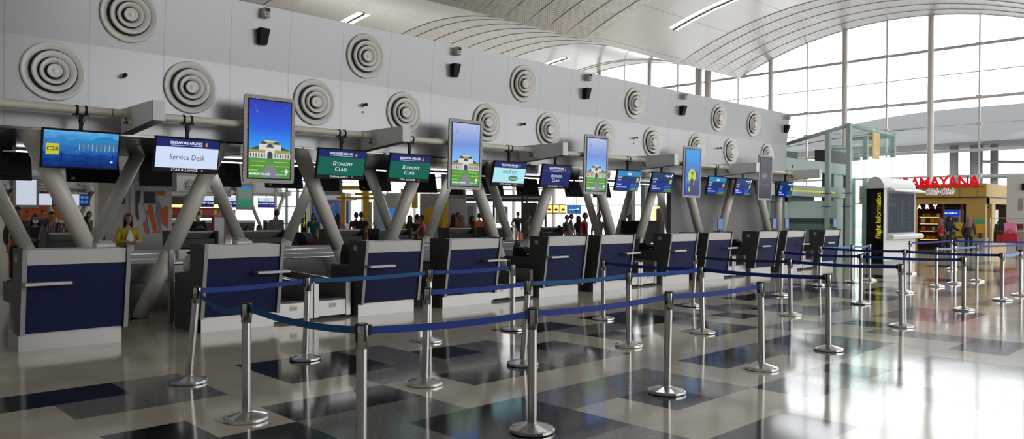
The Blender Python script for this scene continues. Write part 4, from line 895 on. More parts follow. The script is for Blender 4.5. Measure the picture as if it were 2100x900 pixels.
a = MB(); a.box(2.9, 6.4, 2.1, 2.5, 3.72, 4.2, 'purple_grey'); a.build('machine_box', t); a = MB(); a.box(-1.6, .6, 2.1, 2.5, 3.72, 3.95, 'dark_green'); a.build('machine_box', t)
for x0, x1 in ((3.35, 3.6), (3.75, 4.6), (-.9, -.7), (-.4, -.2), (5.4, 5.9)):
    a = MB(); a.box(x0, x1, 2.1, 2.4, 0, 3.3, 'dark_green' if x0 in (3.35, 5.4) else 'green_steel'); a.build('guide_rail', t)
a = MB(); a.box(-1.5, 3.2, 2.1, 2.4, 2.12, 2.2, 'dark_green'); a.box(-1.5, 2.0, 2.1, 2.3, 2.2, 2.34, 'dark_grey'); a.build('machine_box', t)
for nm, P in (('glass_pane', ((0, 0), (2.05, 0))), ('glass_pane', ((2.06, 0), (4.1, 0))), ('glass_pane', ((4.1, 0), (4.1, 1.6))), ('glass_pane', ((0, 0), (0, .7)))):
    a = MB(); (x0, y0), (x1, y1) = P; z1 = 4.82
    a.box(min(x0, x1)-.008, max(x0, x1)+.008, min(y0, y1)-.108, max(y0, y1)-.092, .02, z1, 'glass_green'); a.build(nm, t)
a = MB(); a.box(-.02, .0, .4, 5.2, 1.53, 2.14, 'frost'); a.build('frosted_panel', t)
a = MB(); a.box(-.02, .0, .4, 5.2, 1.33, 1.53, 'frost_dark'); a.build('frosted_panel', t)
a = MB(); a.box(-.02, .0, .4, 5.2, 0.0, 1.33, 'frost_mid'); a.build('frosted_panel', t)
for z in (1.95, 2.4):
    for y in (0, .72):
        a = MB(); a.path([(-.12, y-.18, z), (-.1, y, z), (-.12, y+.18, z)], .018, 'steel_dark', 6); a.build('spider_clamp', t)
t = thing('zone_sign', 'yellow upright sign with a grey letter C on the glass elevator', 'sign', (28.48, 10.56, 4.155))
a = MB(); a.rbox(-.32, .32, -.03, .01, -.475, .475, 'yellow_paint', .01); s_ = a.build('sign_plate', t)
a = MB(); a.text('C', 1.05, 0, .0, 'counter_white', -.034, sx=.6, bold=.025); a.build('lettering', s_)
a = MB(); a.box(-.2, .2, .01, .04, .2, .3, 'green_steel'); a.build('fixing', t)

def kiosk(lab, loc, lit=False):
    t = thing('flight_information_kiosk', lab, 'kiosk', loc)
    L, D = 3.1, .56
    a = MB(); a.box(.02, L, 0, D, 0, 2.56, 'white_paint'); a.box(.3, L, -.01, 0, 2.50, 2.56, 'white_paint'); a.build('body', t)
    a = MB(); P = [(D/2+(D/2+.02)*math.cos(q*PI/12), 2.56+.40*math.sin(q*PI/12)) for q in range(13)]; a.prism(P, -.02, L, 'white_paint'); a.build('barrel_roof', t)
    a = MB(); P = [(-.02, 2.60), (-.2, 2.55), (-.26, 2.50), (-.25, 2.46), (0, 2.48)]; a.prism(P, .35, L+.25, 'white_paint'); a.build('awning', t)
    a = MB(); a.box(-.012, .02, .0, D, .0, 2.56, 'black_gloss'); f = a.build('side_panel', t)
    a = MB(); M_ = Matrix(((0, 0, -1, -.018), (0, 1, 0, .16), (1, 0, 0, 1.63), (0, 0, 0, 1)))
    c = MB(); c.text('Flight Information', .235, 0, 0, 'g_yellow', 0, bold=.003)
    a.add([(-.02, .15+v[2], 1.63+v[0]*.93) for v in c.v], c.f, 'g_yellow'); a.build('lettering', f)
    a = MB(); a.box(.3, L-.12, -.02, 0, 1.0, 2.48, 'mid_grey'); f = a.build('screen_frame', t)
    a = MB(); a.box(.38, L-.2, -.026, -.02, 1.05, 2.42, 'g_board' if lit else 'g_screen_dim')
    for r in range(22):
        z = 2.28-r*.054
        for x0, x1 in ((.5, .9), (1.0, 1.15), (1.25, 1.55), (1.75, 2.1), (2.2, 2.75)): a.box(x0, x1-.12*((r*7+int(x0*10)) % 3), -.029, -.026, z, z+.016, 'g_row' if not lit else 'g_haze')
    a.box(1.6, 1.68, -.029, -.026, 1.2, 2.2, 'g_row' if not lit else 'g_pink'); a.box(.45, 1.1, -.029, -.026, 1.95, 2.05, 'g_row'); a.build('display', f)
    a = MB(); P = [(0, .98), (-.16, .99), (-.24, .93), (-.22, .83), (0, .80)]; a.prism(P, .3, L+.2, 'white_paint'); a.build('counter_shelf', t)
    a = MB(); a.box(0, L, -.015, D+.01, 0, .1, 'mid_grey'); a.build('skirting', t)
    return t
kiosk('white flight information kiosk with black side and yellow lettering, before the shop', (26.9, 9.7, 0))
t = thing('metal_bench', 'low steel rail bench by the elevator glass', 'bench', (26.2, 9.9, 0))
a = MB(); a.path([(0, 0, .42), (.5, 0, .44), (.62, 0, .3)], .02, 'steel_dish', 6); a.path([(-1.0, 0, .42), (0, 0, .42)], .02, 'steel_dish', 6); a.build('rail', t)
for x in (-.9, .1): a = MB(); a.tube((x, 0, 0), (x, 0, .42), .018, .018, 'steel_dish', 8); a.build('leg', t)

# ---- shop
SXX = 39.0
t = thing('gift_shop', 'yellow-fronted gift and bakery shop beyond the kiosk', 'shop', (SXX, 9.65, 0))
YR, YL = 9.65, 15.2
def sb_(nm, y0, y1, z0, z1, mt, x0=0., x1=.3, par=None):
    a = MB(); a.box(x0, x1, y0-YR, y1-YR, z0, z1, mt); return a.build(nm, par or t)
a = MB(); a.box(-.05, .5, 0, YL-YR, 2.52, 3.12, 'shop_yellow'); a.box(-.08, .5, -.03, YL-YR, 2.47, 2.52, 'shop_brown'); a.box(-.02, .5, 0, YL-YR, 2.2, 2.47, 'shop_yellow')
for q in range(8): a.box(-.055, -.05, .35+q*.7, .36+q*.7, 2.52, 3.12, 'shop_brown')
a.build('fascia', t)
a = MB(); a.prism([(.5, 0), (3.9, 0), (3.9, .3), (.5, .3)], 2.52, 3.12, 'shop_yellow', 'XY'); a.box(.5, 3.9, -.03, 0, 2.47, 2.52, 'shop_brown'); a.box(.0, 3.9, 0, .25, 2.2, 2.47, 'shop_yellow'); a.build('side_fascia', t)
y0, y1 = yat(2021, SXX), yat(1981, SXX); sb_('pillar', y0, y1, 0, 2.2, 'shop_yellow')
sb_('side_pillar', 9.66, 9.9, 0, 2.2, 'shop_yellow', .9, 1.5); sb_('low_wall', 9.66, 9.85, 0, .95, 'shop_yellow', 1.5, 3.9)
sb_('back_wall', YR, YL, 0, 2.5, 'shop_brown', 3.6, 3.7); sb_('shop_ceiling', YR+.05, YL, 2.3, 2.34, 'shop_brown', .3, 3.6); sb_('end_wall', YL-.1, YL, 0, 2.5, 'shop_yellow', .3, 3.6)
a = MB(); a.box(.35, .42, 0, YL-YR-1.2, 2.0, 2.06, 'shop_brown'); f = a.build('sign_rail', t)
a = MB(); 
for ch, u in (('A', 1886), ('R', 1902), ('Y', 1918)): tox(a, ch, .24, .0, yat(u, SXX)-YR, 2.06, 'g_lamp', bold=.012)
a.v = [(v[0]-.04, v[1], v[2]) for v in a.v]; a.build('bulb_lettering', t)
for u0, u1 in ((1863, 1879), (1931.5, 1934), (1969, 1972)): sb_('frame_post', yat(u1, SXX), yat(u0, SXX), 0, 2.2, 'yellow_paint' if u0 < 1900 else 'red_dark', .05, .2)
# shelves with goods, each board its own thing with its boxes
for r, z in enumerate((.55, .95, 1.3, 1.62)):
    y0, y1 = yat(1929, SXX+1), yat(1884, SXX+1)
    s = thing('display_shelf', 'lit shop shelf of brown goods, %s from the floor' % ORD[r], 'shelf', (SXX+1.0, y0, z))
    a = MB(); a.box(0, .45, 0, y1-y0, -.03, 0, 'yellow_paint'); a.build('board', s)
    a = MB(); a.box(.0, .012, .05, y1-y0-.05, -.06, -.035, 'g_warm'); a.build('lamp_strip', s)
    y = y0+.06; k = 0
    while y < y1-.2:
        w_, h_ = .13+.04*((k*5+r) % 3), .14+.04*((k*3+r) % 3); a = MB(); a.rbox(SXX+1.05, SXX+1.3, y, y+w_, z, z+h_, ('red_dark', 'shop_brown', 'orange_paint', 'offwhite', 'shop_yellow')[(k*2+r) % 5], .01)
        o = a.build('snack_box'); tag(o, 'small boxed snack on %s shop shelf from the floor' % ORD[r], 'box', 'snack boxes on the %s shop shelf' % ORD[r]); y += w_+.04; k += 1
def fridge(Y, X, lab, w=.72, head=True):
    t = thing('drinks_fridge', lab, 'fridge', (X, Y, 0))
    a = MB(); a.box(.03, .6, 0, w, 0, 1.95, 'white_paint'); a.build('cabinet', t)
    a = MB(); a.box(.0, .03, .03, w-.03, .15, 1.6, 'mid_grey'); d = a.build('door', t)
    a = MB(); a.box(-.006, 0, .09, w-.09, .22, 1.54, 'frost_dark'); 
    for r in range(4):
        for q in range(7): a.box(-.01, -.006, .11+q*.075, .16+q*.075, .3+r*.3, .46+r*.3, ('g_haze', 'red_paint', 'offwhite', 'yellow_paint')[(q+r) % 4])
    a.build('glass', d)
    a = MB(); a.box(0, .03, .03, w-.03, 1.65, 1.92, 'g_signblue'); h = a.build('header', t)
    if head:
        a = MB(); M_ = Matrix(((0, 1, 0, -.006), (-1, 0, 0, w/2), (0, 0, 1, 1.785), (0, 0, 0, 1))); [a.add([(-.006, .1+q*.062, 1.74), (-.006, .135+q*.062, 1.74), (-.006, .14+q*.062, 1.80+.03*(q % 3 == 0)), (-.006, .105+q*.062, 1.82)], [(0, 1, 2, 3)], 'g_text') for q in range(9)]; a.build('lettering', h)
fridge(yat(1968, 39.9), 39.9, 'white drinks fridge with blue lit header inside the shop')
fridge(yat(2040, 41.0), 41.0, 'drinks fridge glowing blue in the shop side opening', .5, False)
t = thing('shop_sign', 'red raised RAMAYANA lettering standing above the shop fascia', 'sign', (SXX, 9.65, 0))
a = MB(); tox(a, 'RAMAYANA', .74, 0, 0, 0, 'g_red', bold=.022, depth=.03); ys = [v[1] for v in a.v]; Y1, Y0 = yat(1853, SXX), yat(2011, SXX); k_ = (Y1-Y0)/(max(ys)-min(ys))
a.v = [(-.12+v[0], (v[1]-min(ys))*k_+Y0-9.65, 3.18+v[2]*.92) for v in a.v]; a.build('lettering', t)
a = MB(); a.box(-.08, -.06, .1, 3.6, 2.95, 2.99, 'red_paint'); a.build('rail', t)
t = thing('shop_sign', 'white script Oleh-Oleh lettering on the yellow shop fascia', 'sign', (SXX, 9.65, 0))
for mt, b_, dx in (('g_text', .022, 0.), ('red_paint', .002, -.012)):
    a = MB(); tox(a, 'Oleh-Oleh', .34, 0, 0, 0, mt, bold=b_, depth=.004, shear=.35); ys = [v[1] for v in a.v]; Y1, Y0 = yat(1899, SXX), yat(1958, SXX); pad = .02 if b_ < .01 else 0; k_ = (Y1-Y0-2*pad)/(max(ys)-min(ys))
    a.v = [(-.075+dx+v[0], (v[1]-min(ys))*k_+Y0+pad-9.65, 2.77+v[2]) for v in a.v]; a.build('lettering', t)
# counter, signs, wall and bags right of the shop
t = thing('display_counter', 'white display counter in front of the yellow shop pillar', 'counter', (38.2, yat(2020, 38.2), 0))
w_ = yat(1964, 38.2)-yat(2020, 38.2); a = MB(); a.box(0, .5, 0, w_, 0, .62, 'offwhite'); a.build('cabinet', t); a = MB(); a.box(-.03, .53, -.03, w_+.03, .62, .66, 'white_paint'); a.build('top', t); a = MB(); a.box(-.006, 0, .08, w_-.08, .12, .55, 'frost'); a.build('glass_front', t)
for u, mt, w_, z0, z1, lab in ((1967.5, 'g_yellow', .3, .72, 1.35, 'yellow poster board on the display counter'), (2010, 'yellow_paint', .34, .9, 1.3, 'yellow board on the counter below the green oval sign')):
    t = thing('poster_board', lab, 'board', (38.1, yat(u, 38.1), .66)); a = MB(); a.box(-.01, .01, -w_/2, w_/2, z0-.66, z1-.66, 'yellow_paint'); a.build('board', t); a = MB(); a.box(.01, .04, -.05, .05, 0, z0-.56, 'dark_grey'); a.box(-.06, .12, -.1, .1, 0, .015, 'dark_grey'); a.build('stand', t)
t = thing('oval_sign', 'green oval sign above yellow board at the shop pillar', 'sign', (38.93, yat(2008, 38.93), 1.42)); a = MB(); a.add([(x_, .2*math.cos(q*PI/8), .11*math.sin(q*PI/8)) for x_ in (-.02, .02) for q in range(16)], [tuple(range(15, -1, -1)), tuple(range(16, 32))]+[(q, (q+1) % 16, 16+(q+1) % 16, 16+q) for q in range(16)], 'g_green2'); MAT['g_green2'].node_tree.nodes['Principled BSDF'].inputs['Emission Strength'].default_value = .35; a.build('plate', t); a = MB(); a.box(.0, .07, -.03, .03, -.06, .06, 'dark_grey'); a.build('fixing', t)
t = thing('partition_wall', 'pale grey partition wall at the right picture edge with grille', 'wall', (40.0, 4.0, 0))
y1 = yat(2064, 40.0)-4.0; a = MB(); a.box(0, .2, 0, y1, 0, 3.5, 'white_paint'); a.build('panel', t)
a = MB(); a.box(-.02, 0, yat(2098, 40)-4, yat(2089, 40)-4, 1.9, 2.45, 'mid_grey'); a.build('grille', t); a = MB(); a.box(-.12, 0, yat(2101, 40)-4, yat(2096, 40)-4, 2.8, 3.1, 'black_plastic'); a.build('box', t)
a = MB(); a.box(-.03, 0, yat(2100, 40)-4, yat(2085, 40)-4, .1, 1.3, 'red_dark'); a.box(-.035, -.03, yat(2099, 40)-4, yat(2086.5, 40)-4, .15, 1.05, 'mid_grey'); a.build('notice_board', t)
def bag(u, X, z, w, h, mt, lab, strap):
    Y = yat(u, X); t = thing('tote_bag', lab, 'bag', (X, Y, z))
    a = MB(); v = []
    for zz, ww, dd in ((0, .92, .1), (.04*h, 1., .13), (.5*h, 1.02, .12), (h*.97, .9, .05), (h, .88, .04)): v += [(-dd, -w/2*ww, zz), (dd, -w/2*ww, zz), (dd, w/2*ww, zz), (-dd, w/2*ww, zz)]
    a.add(v, [(0, 3, 2, 1), (16, 17, 18, 19)]+[(r*4+k, r*4+(k+1) % 4, r*4+4+(k+1) % 4, r*4+4+k) for r in range(4) for k in range(4)], mt); a.build('body', t)
    for s in (-.03, .03): a = MB(); a.path([(s, -w*.22, h), (s*1.2, -w*.15, h+strap*.7), (0, 0, h+strap), (s*1.2, w*.15, h+strap*.7), (s, w*.22, h)], .012, mt, 6); a.build('handle', t)
    return t
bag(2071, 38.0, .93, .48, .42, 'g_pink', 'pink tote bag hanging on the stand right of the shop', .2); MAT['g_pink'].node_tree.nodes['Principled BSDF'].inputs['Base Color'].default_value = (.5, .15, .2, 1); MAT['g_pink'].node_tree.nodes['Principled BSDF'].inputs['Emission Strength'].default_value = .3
bag(2072, 37.7, .5, .55, .42, 'red_paint', 'red tote bag hanging below the pink one', .15); bag(2056, 37.75, .5, .4, .36, 'red_paint', 'red rounded bag beside the black backpack on the stand', .12); bag(2050, 37.9, .5, .38, .8, 'black_rubber', 'black backpack hanging on the stand by the shop corner', .15)
t = thing('bag_stand', 'steel stand carrying the hanging bags right of the shop', 'stand', (38.1, yat(2064, 38.1), 0))
a = MB(); a.tube((0, -.65, 0), (0, -.65, 1.58), .02, .02, 'steel_dish', 8); a.build('upright', t); a = MB(); a.tube((0, .6, 0), (0, .6, 1.58), .02, .02, 'steel_dish', 8); a.build('upright', t); a = MB(); a.tube((0, -.65, 1.56), (0, .6, 1.56), .018, .018, 'steel_dish', 8); a.tube((-.3, -.65, 1.0), (-.3, .6, 1.0), .012, .012, 'steel_dish', 8); a.tube((0, -.65, 1.0), (-.3, -.65, 1.0), .012, .012, 'steel_dish', 8); a.tube((0, .6, 1.0), (-.3, .6, 1.0), .012, .012, 'steel_dish', 8); a.build('rail', t)

# ================================================================== beyond the island
# second check-in island, far away
YI = 49.5
island_shell(YI, YI+4.3, 2, 25.6, ('wall_island_far', 'ceiling_soffit_far'), 2.85)
for i in range(7):
    x = 4.68+2.06*i+6.3 if False else .222*YI+2.06*i; dup(D0, (x, YI-.004, 3.42), 0, 'small distant ringed air diffuser on the far island wall, %s from the left' % ORD[i])
for i in range(5):
    q = dup(b0, (9.0+MOD*i, YI, 0), 0, 'distant white projecting beam of the far island, %s from the left' % ORD[i])
t = thing('steel_pipe', 'distant cream pipe running along the far island', 'pipe', (6, YI-.4, PZ)); a = MB(); a.tube((0, 0, 0), (19, 0, 0), .057, .057, 'pipe_paint', 12); a.build('pipe_run', t)
def farscr(k):
    t = thing('hanging_screen', '', 'screen'); a = MB(); a.box(-.02, .02, -.02, .02, -.4, 0, 'black_plastic'); a.build('drop_pole', t)
    a = MB(); a.rbox(-.62, .62, 0, .05, -.34, .34, 'black_plastic', .006); f = a.build('screen_case', t, (0, -.05, -.66))
    a = MB()
    if k == 'eco': a.box(-.6, .6, -.004, 0, -.32, .08, 'g_navy'); a.box(-.6, .6, -.004, 0, .08, .32, 'g_white'); a.text('ECONOMY CLASS', .15, 0, -.06, 'g_text', -.006, bold=.004); a.text('Garuda', .12, 0, .2, 'g_text_dark', -.006)
    elif k == 'list': a.box(-.6, .05, -.004, 0, -.32, .32, 'g_panel'); a.box(.05, .6, -.004, 0, -.32, .32, 'g_navy'); [a.box(.12+.22*(q % 2), .3+.22*(q % 2), -.006, -.004, -.2+.25*(q//2), -.02+.25*(q//2), 'g_haze') for q in range(4)]
    else: a.box(-.6, .6, -.004, 0, -.32, .32, 'g_blue')
    a.build('display', f); return t
fs = {}
for u, k, lab in ((104, 'list', 'pale far screen at the left, over the orange wall'), (160, 'list', 'pale far screen with navy half beside the big column'), (418, 'eco', 'distant white and navy ECONOMY CLASS screen between the slanted columns'), (472, 'eco', 'distant ECONOMY CLASS screen behind the right slanted column'), (546, 'eco', 'distant ECONOMY CLASS screen at the far island end')):
    q = farscr(k) if k not in fs else dup(fs[k]); fs.setdefault(k, q); q.location = (xat(u, YI-.4), YI-.4, PZ); q['label'] = lab
def farposter(u, lab, top, mid, bot):
    t = thing('poster_screen', lab, 'screen', (xat(u, YI-.4), YI-.4, PZ)); a = MB(); a.rbox(-.62, .62, -.1, -.03, -1.15, .6, 'mid_grey', .02); f = a.build('frame', t); a = MB(); a.rect(-.48, .48, -.98, .42, mid, -.104); a.rect(-.48, .48, -.98, -.45, bot, -.106); a.rect(-.48, .48, .2, .42, top, -.106); a.build('display', f)
    a = MB(); a.box(-.2, .2, -.04, .02, -.08, .08, 'black_plastic'); a.build('bracket', t)
farposter(53, 'small far poster screen with pale lists at the left edge', 'g_panel', 'g_panel', 'g_panel'); farposter(501, 'small far poster screen showing green lagoon and rocks', 'g_skyblue', 'g_rock', 'g_green2'); farposter(226, 'small far blue poster screen behind the second column', 'g_skyblue', 'g_skyblue', 'g_mid')
for i in range(6):
    for dx in (-1.2, 1.2): column(8.2+MOD*i+(.1 if dx > 0 else -.1), YI+.5, dx, 2.8, 'distant slanted column of the far island, %s pair, leaning %s' % (ORD[i], 'left' if dx < 0 else 'right'))
for i in range(8):
    t = thing('far_desk', 'distant dark check-in desk of the far island, %s from the left' % ORD[i], 'desk', (9.2+2.06*i, YI-1.6, 0)); a = MB(); a.prism([(-.05, 0), (-.2, 1.15), (.4, 1.15), (.4, 0)], 0, 1.2, 'dark_grey'); a.build('body', t); a = MB(); a.prism([(-.2, 1.02), (-.22, 1.17), (.42, 1.19), (.42, 1.15)], -.02, 1.22, 'counter_white'); a.build('counter_top', t)
# orange wall, red food counter far back
w_ = MB(); w_.box(xat(18, 60), xat(130, 60), 60, 60.3, 0, 3.2, 'orange_paint'); tag(w_.build('wall_orange'), kind='structure')
t = thing('food_counter', 'distant red food stall with orange lamps and pale lettering', 'stall', (xat(335, 58), 58, 0)); L = xat(475, 58)-xat(335, 58)
a = MB(); a.box(0, L, 0, .3, 1.25, 2.05, 'red_dark')
for q in range(14): a.rect(.4+q*L/14, .4+q*L/14+.28, 1.5, 1.9, 'yellow_paint' if q % 3 == 0 else 'red_paint', -.01)
a.build('sign_band', t)
a = MB(); a.box(0, L, .1, .5, 0, 1.05, 'dark_grey'); a.box(0, L, 1., 1.2, .95, 1.05, 'counter_white'); a.build('counter', t); a = MB(); a.box(0, L, .1, .3, 2.3, 2.9, 'dark_grey'); a.build('canopy', t)
for q in range(7):
    a = MB(); x_ = .8+q*L/7.5; a.prism([(x_-.5, 2.07), (x_+.5, 2.07), (x_+.4, 2.26), (x_-.4, 2.26)], 0.02, .3, 'g_warm', 'XZ'); a.build('lamp', t)
# painted pylon
p0 = Vector((xat(268, 20.8), 20.8, 0)); x1 = xat(352, 20.8); h = zpx(268, 350, p0)
t = thing('painted_partition', 'white partition with orange and purple painted shapes behind the columns', 'partition', p0); Wd = x1-p0.x
a = MB(); a.box(-.0, Wd, 0, .3, 0, h, 'white_paint'); pnl = a.build('panel', t)
a = MB(); sx_ = Wd/84
def pp_(pts, mt, y=-.004): a.flat([((u-268)*sx_, zpx(268, v, p0)) for u, v in pts], mt, y)
pp_([(277, 385), (289, 385), (287, 410), (283, 420), (285, 448), (283, 453), (277, 442)], 'purple_grey')
pp_([(303, 419), (311, 419), (324, 478), (314, 478), (304, 442), (296, 436), (297, 431), (303, 433)], 'orange_paint'); pp_([(295, 453), (298, 453), (303, 480), (297, 480), (292, 460)], 'orange_paint')
pp_([(322, 388), (338, 388), (338, 400), (322, 400)], 'orange_paint'); pp_([(331, 425), (345, 420), (345, 470), (332, 460), (328, 440)], 'orange_paint'); pp_([(288, 410), (300, 440), (300, 478), (306, 480), (300, 450), (294, 420)], 'mid_grey', -.002); pp_([(320, 402), (330, 420), (330, 480), (326, 480), (318, 440)], 'mid_grey', -.002)
pp_([(293, 391), (320, 391), (320, 418), (293, 418)], 'mid_grey', -.006); pp_([(295, 393), (317, 393), (317, 416), (295, 416)], 'dark_grey', -.008); a.build('painting', pnl)
a = MB(); a.box(-.75, -.0, .05, .35, 0, h+.02, 'offwhite'); a.box(-.32, -.12, .04, .05, zpx(268, 418, p0), zpx(268, 392, p0), 'dark_grey'); a.build('side_panel', t)
# red framed whiteboard
p = spot(450, 20.5); t = thing('notice_board', 'white board in a red frame behind the second desk', 'board', p, .55); a = MB(); a.box(-.22, .22, 0, .05, .55, 1.5, 'white_paint'); a.build('board', t)
for P in ((-.26, -.22, .0, 1.54), (.22, .26, .0, 1.54)): a = MB(); a.box(P[0], P[1], -.01, .06, P[2], P[3], 'red_paint'); a.build('frame_post', t)
a = MB(); a.box(-.22, .22, -.01, .06, 1.5, 1.54, 'red_paint'); a.build('frame_rail', t)
# second kiosk and glass shaft by the far island
p = spot(627, 45); k2 = kiosk('distant flight information kiosk with lit blue screen, between slanted columns', p, True)
p = spot(566, 44); t = thing('glass_shaft', 'distant pale green glass elevator shaft left of the far kiosk', 'elevator', p)
for x in (0, .7, 1.4, 2.1):
    a = MB(); a.box(x-.06, x+.06, 0, .12, 0, 3.6, 'green_steel'); a.build('post', t)
for z in (1.0, 2.0, 2.9, 3.55): a = MB(); a.box(0, 2.1, 0, .1, z, z+.08, 'green_steel'); a.build('frame_beam', t)
a = MB(); a.box(0, 2.1, .02, .04, 0, 3.6, 'glass_green'); a.build('glass_pane', t)
# pale glass block behind the tray stack
p = spot(1296, 30); t = thing('glass_shaft', 'pale green glass shaft beyond the dark tray stack', 'elevator', p)
for x, w_ in ((0, .2), (.85, .35), (2.0, .25), (3.1, .2)): a = MB(); a.box(x, x+w_, 0, .2, 0, 3.0, 'green_steel'); a.build('post', t)
a = MB(); a.box(1.35, 1.5, -.1, -.05, .8, 1.95, 'g_warm'); a.box(1.35, 2.1, -.1, -.05, 1.9, 1.97, 'g_warm'); a.build('lit_frame', t); a = MB(); a.box(1.55, 2.1, -.05, 0, .5, 1.88, 'shop_brown'); a.build('doorway', t); a = MB(); a.box(0, 3.3, .05, .07, 0, 3, 'glass_green'); a.build('glass_pane', t)
a = MB(); a.add([(.65, -.1, 1.75), (.95, -.1, 1.75), (1.05, -.1, 1.15), (.95, -.1, 1.15), (.8, -.1, 1.5), (.65, -.1, 1.15), (.5, -.1, 1.15)], [tuple(range(7))], 'g_skyblue'); a.build('blue_emblem', t)
# yellow festival frames
def beamset(name, lab, cat, p, rz, parts):
    t = thing(name, lab, cat, p, rz)
    for nm, b_, mt in parts: a = MB(); a.rbox(*b_, mt, .01); a.build(nm, t)
    return t
p = spot(703, 36); k = 36/1561
beamset('yellow_pavilion', 'yellow painted timber pavilion frame beyond the green screens', 'pavilion', p, -.78, [('post', (.95, 1.22, 0, .25, 0, 3.0), 'yellow_paint'), ('post', (-.1, .1, 0, .2, 0, 2.6), 'yellow_paint'), ('crossbeam', (-.3, 1.9, .0, .25, 2.75, 2.95), 'yellow_paint'), ('crossbeam', (-.3, 1.9, .0, .25, 2.3, 2.42), 'yellow_paint'), ('crossbeam', (.5, 1.7, .3, .5, 2.5, 2.62), 'yellow_paint'), ('panel', (1.22, 1.35, .1, .15, .8, 2.2), 'green_steel'), ('post', (1.7, 1.85, 0, .2, 0, 2.9), 'yellow_paint')])
p = spot(835, 34); t = beamset('yellow_gate', 'yellow gate with arched panel before a grey screen wall', 'gate', p, -.78, [('post', (1.55, 1.82, 0, .22, 0, 2.75), 'yellow_paint'), ('crossbeam', (-.3, 2.0, .0, .22, 2.6, 2.75), 'yellow_paint'), ('post', (.2, .45, 0, .2, 1.9, 2.6), 'yellow_paint'), ('back_panel', (.5, 2.6, .5, .56, 0, 2.55), 'cafe_grey'), ('red_box', (.35, .7, -.2, .1, .5, 1.55), 'red_paint')])
a = MB(); P = [(.65, 1.15), (1.5, 1.15)]+[(1.075+.42*math.cos(q*PI/10), 1.55+.42*math.sin(q*PI/10)) for q in range(11)]; a.prism([(.65, 1.1), (1.5, 1.1)]+P[2:], .25, .3, 'yellow_paint', 'XZ'); a.build('arched_panel', t)
p = spot(812, 33); t = thing('round_tower', 'blue cylinder display with dotted white top beyond the second green screen', 'display', p)
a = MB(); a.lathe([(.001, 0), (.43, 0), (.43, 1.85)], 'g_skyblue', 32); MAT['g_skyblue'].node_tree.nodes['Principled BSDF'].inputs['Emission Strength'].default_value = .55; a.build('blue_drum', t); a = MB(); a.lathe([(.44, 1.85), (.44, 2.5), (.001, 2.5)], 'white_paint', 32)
for r in range(6):
    for q in range(26): qq = q*2*PI/26+r*.12; a.box(-.012, .012, -.446, -.44, 1.92+r*.09, 1.95+r*.09, 'dark_grey', Matrix.Rotation(qq, 4, 'Z'))
a.build('dotted_band', t)
p = spot(784, 34.5); t = thing('white_booth', 'white rounded booth with orange carved rail, left of the blue cylinder', 'booth', p, -.6); a = MB(); a.lathe([(.001, 0), (.40, 0), (.42, 2.2), (.33, 2.45), (.001, 2.55)], 'white_paint', 24); a.build('shell', t)
a = MB(); [a.path([(-1.3+.25*q, -.3, .7), (-1.15+.25*q, -.35, 1.1+.15*(q % 2)), (-1.0+.25*q, -.3, .75)], .04, 'orange_paint', 6) for q in range(4)]; a.box(-1.4, -.2, -.32, -.28, .5, .75, 'orange_paint'); a.build('carved_rail', t)
# cafe pergola
p = spot(928, 36); t = thing('cafe_pergola', 'dark timber cafe pergola against the bright glass', 'pergola', p, -.78)
for q in range(6): a = MB(); a.box(-.1, 4.6, q*.35, q*.35+.12, 2.25+.1*(q % 3), 2.37+.1*(q % 3), 'cafe_grey' if q % 2 else 'dark_grey'); a.build('slat', t)
for x in (0, 1.95, 3.3, 4.4): a = MB(); a.box(x-.05, x+.05, 0, .1, 0, 2.5, 'dark_grey'); a.build('post', t)
a = MB(); a.box(3.35, 4.0, .2, .3, 0, 2.2, 'grey_paint'); [a.box(3.38+q*.08, 3.42+q*.08, .17, .2, 0, 2.2, 'dark_grey') for q in range(8)]; a.build('corrugated_wall', t)
a = MB(); a.box(.5, 1.1, .6, .7, .6, 2.2, 'white_paint'); a.box(.65, .95, .57, .6, .8, 2.0, 'mid_grey'); a.build('white_cabinet', t); a = MB(); a.box(2.0, 2.6, 1.0, 1.1, 1.2, 2.0, 'offwhite'); a.build('shade_panel', t)
p = spot(1110, 34); t = thing('menu_lightbox', 'hanging row of three lit menu pictures in brown frames', 'lightbox', p, -.78)
zz = zpx(1140, 437, p), zpx(1140, 419, p)
for q in range(3):
    a = MB(); a.box(.2+q*.31, .50+q*.31, 0, .08, zz[0]-.02, zz[1]+.02, 'shop_brown'); f = a.build('frame', t); a = MB(); a.box(.225+q*.31, .475+q*.31, -.006, 0, zz[0]+.02, zz[1]-.02, 'g_warm'); a.add([(.35+q*.31+.08*math.cos(w*PI/6), -.01, (zz[0]+zz[1])/2-.04+.05*math.sin(w*PI/6)) for w in range(12)], [tuple(range(12))], 'orange_paint'); a.build('picture', f)
a = MB(); [a.tube((x, .04, zz[1]), (x, .04, 2.9), .012, .012, 'dark_grey', 6) for x in (.3, 1.0)]; a.build('hanger', t)
p = spot(1177, 34); t = thing('hanging_screen', 'small far screen showing an aeroplane on blue sky', 'screen', p, -.78); a = MB(); a.box(-.31, .31, 0, .05, zz[0]-.02, zz[1]-.02, 'black_plastic'); f = a.build('screen_case', t); a = MB(); zc = (zz[0]+zz[1])/2-.02; a.rect(-.29, .29, zz[0], zz[1]-.04, 'g_skyblue', -.004); a.flat([(-.24, zc), (.1, zc+.01), (.22, zc+.09), (.24, zc), (.05, zc-.05), (-.2, zc-.04)], 'g_white', -.006); a.flat([(-.05, zc-.02), (.08, zc-.02), (.2, zc-.12), (.14, zc-.12)], 'g_navy', -.008); a.build('display', f); a = MB(); a.tube((0, .03, zz[1]-.02), (0, .03, 2.9), .015, .015, 'dark_grey', 6); a.build('drop_pole', t)
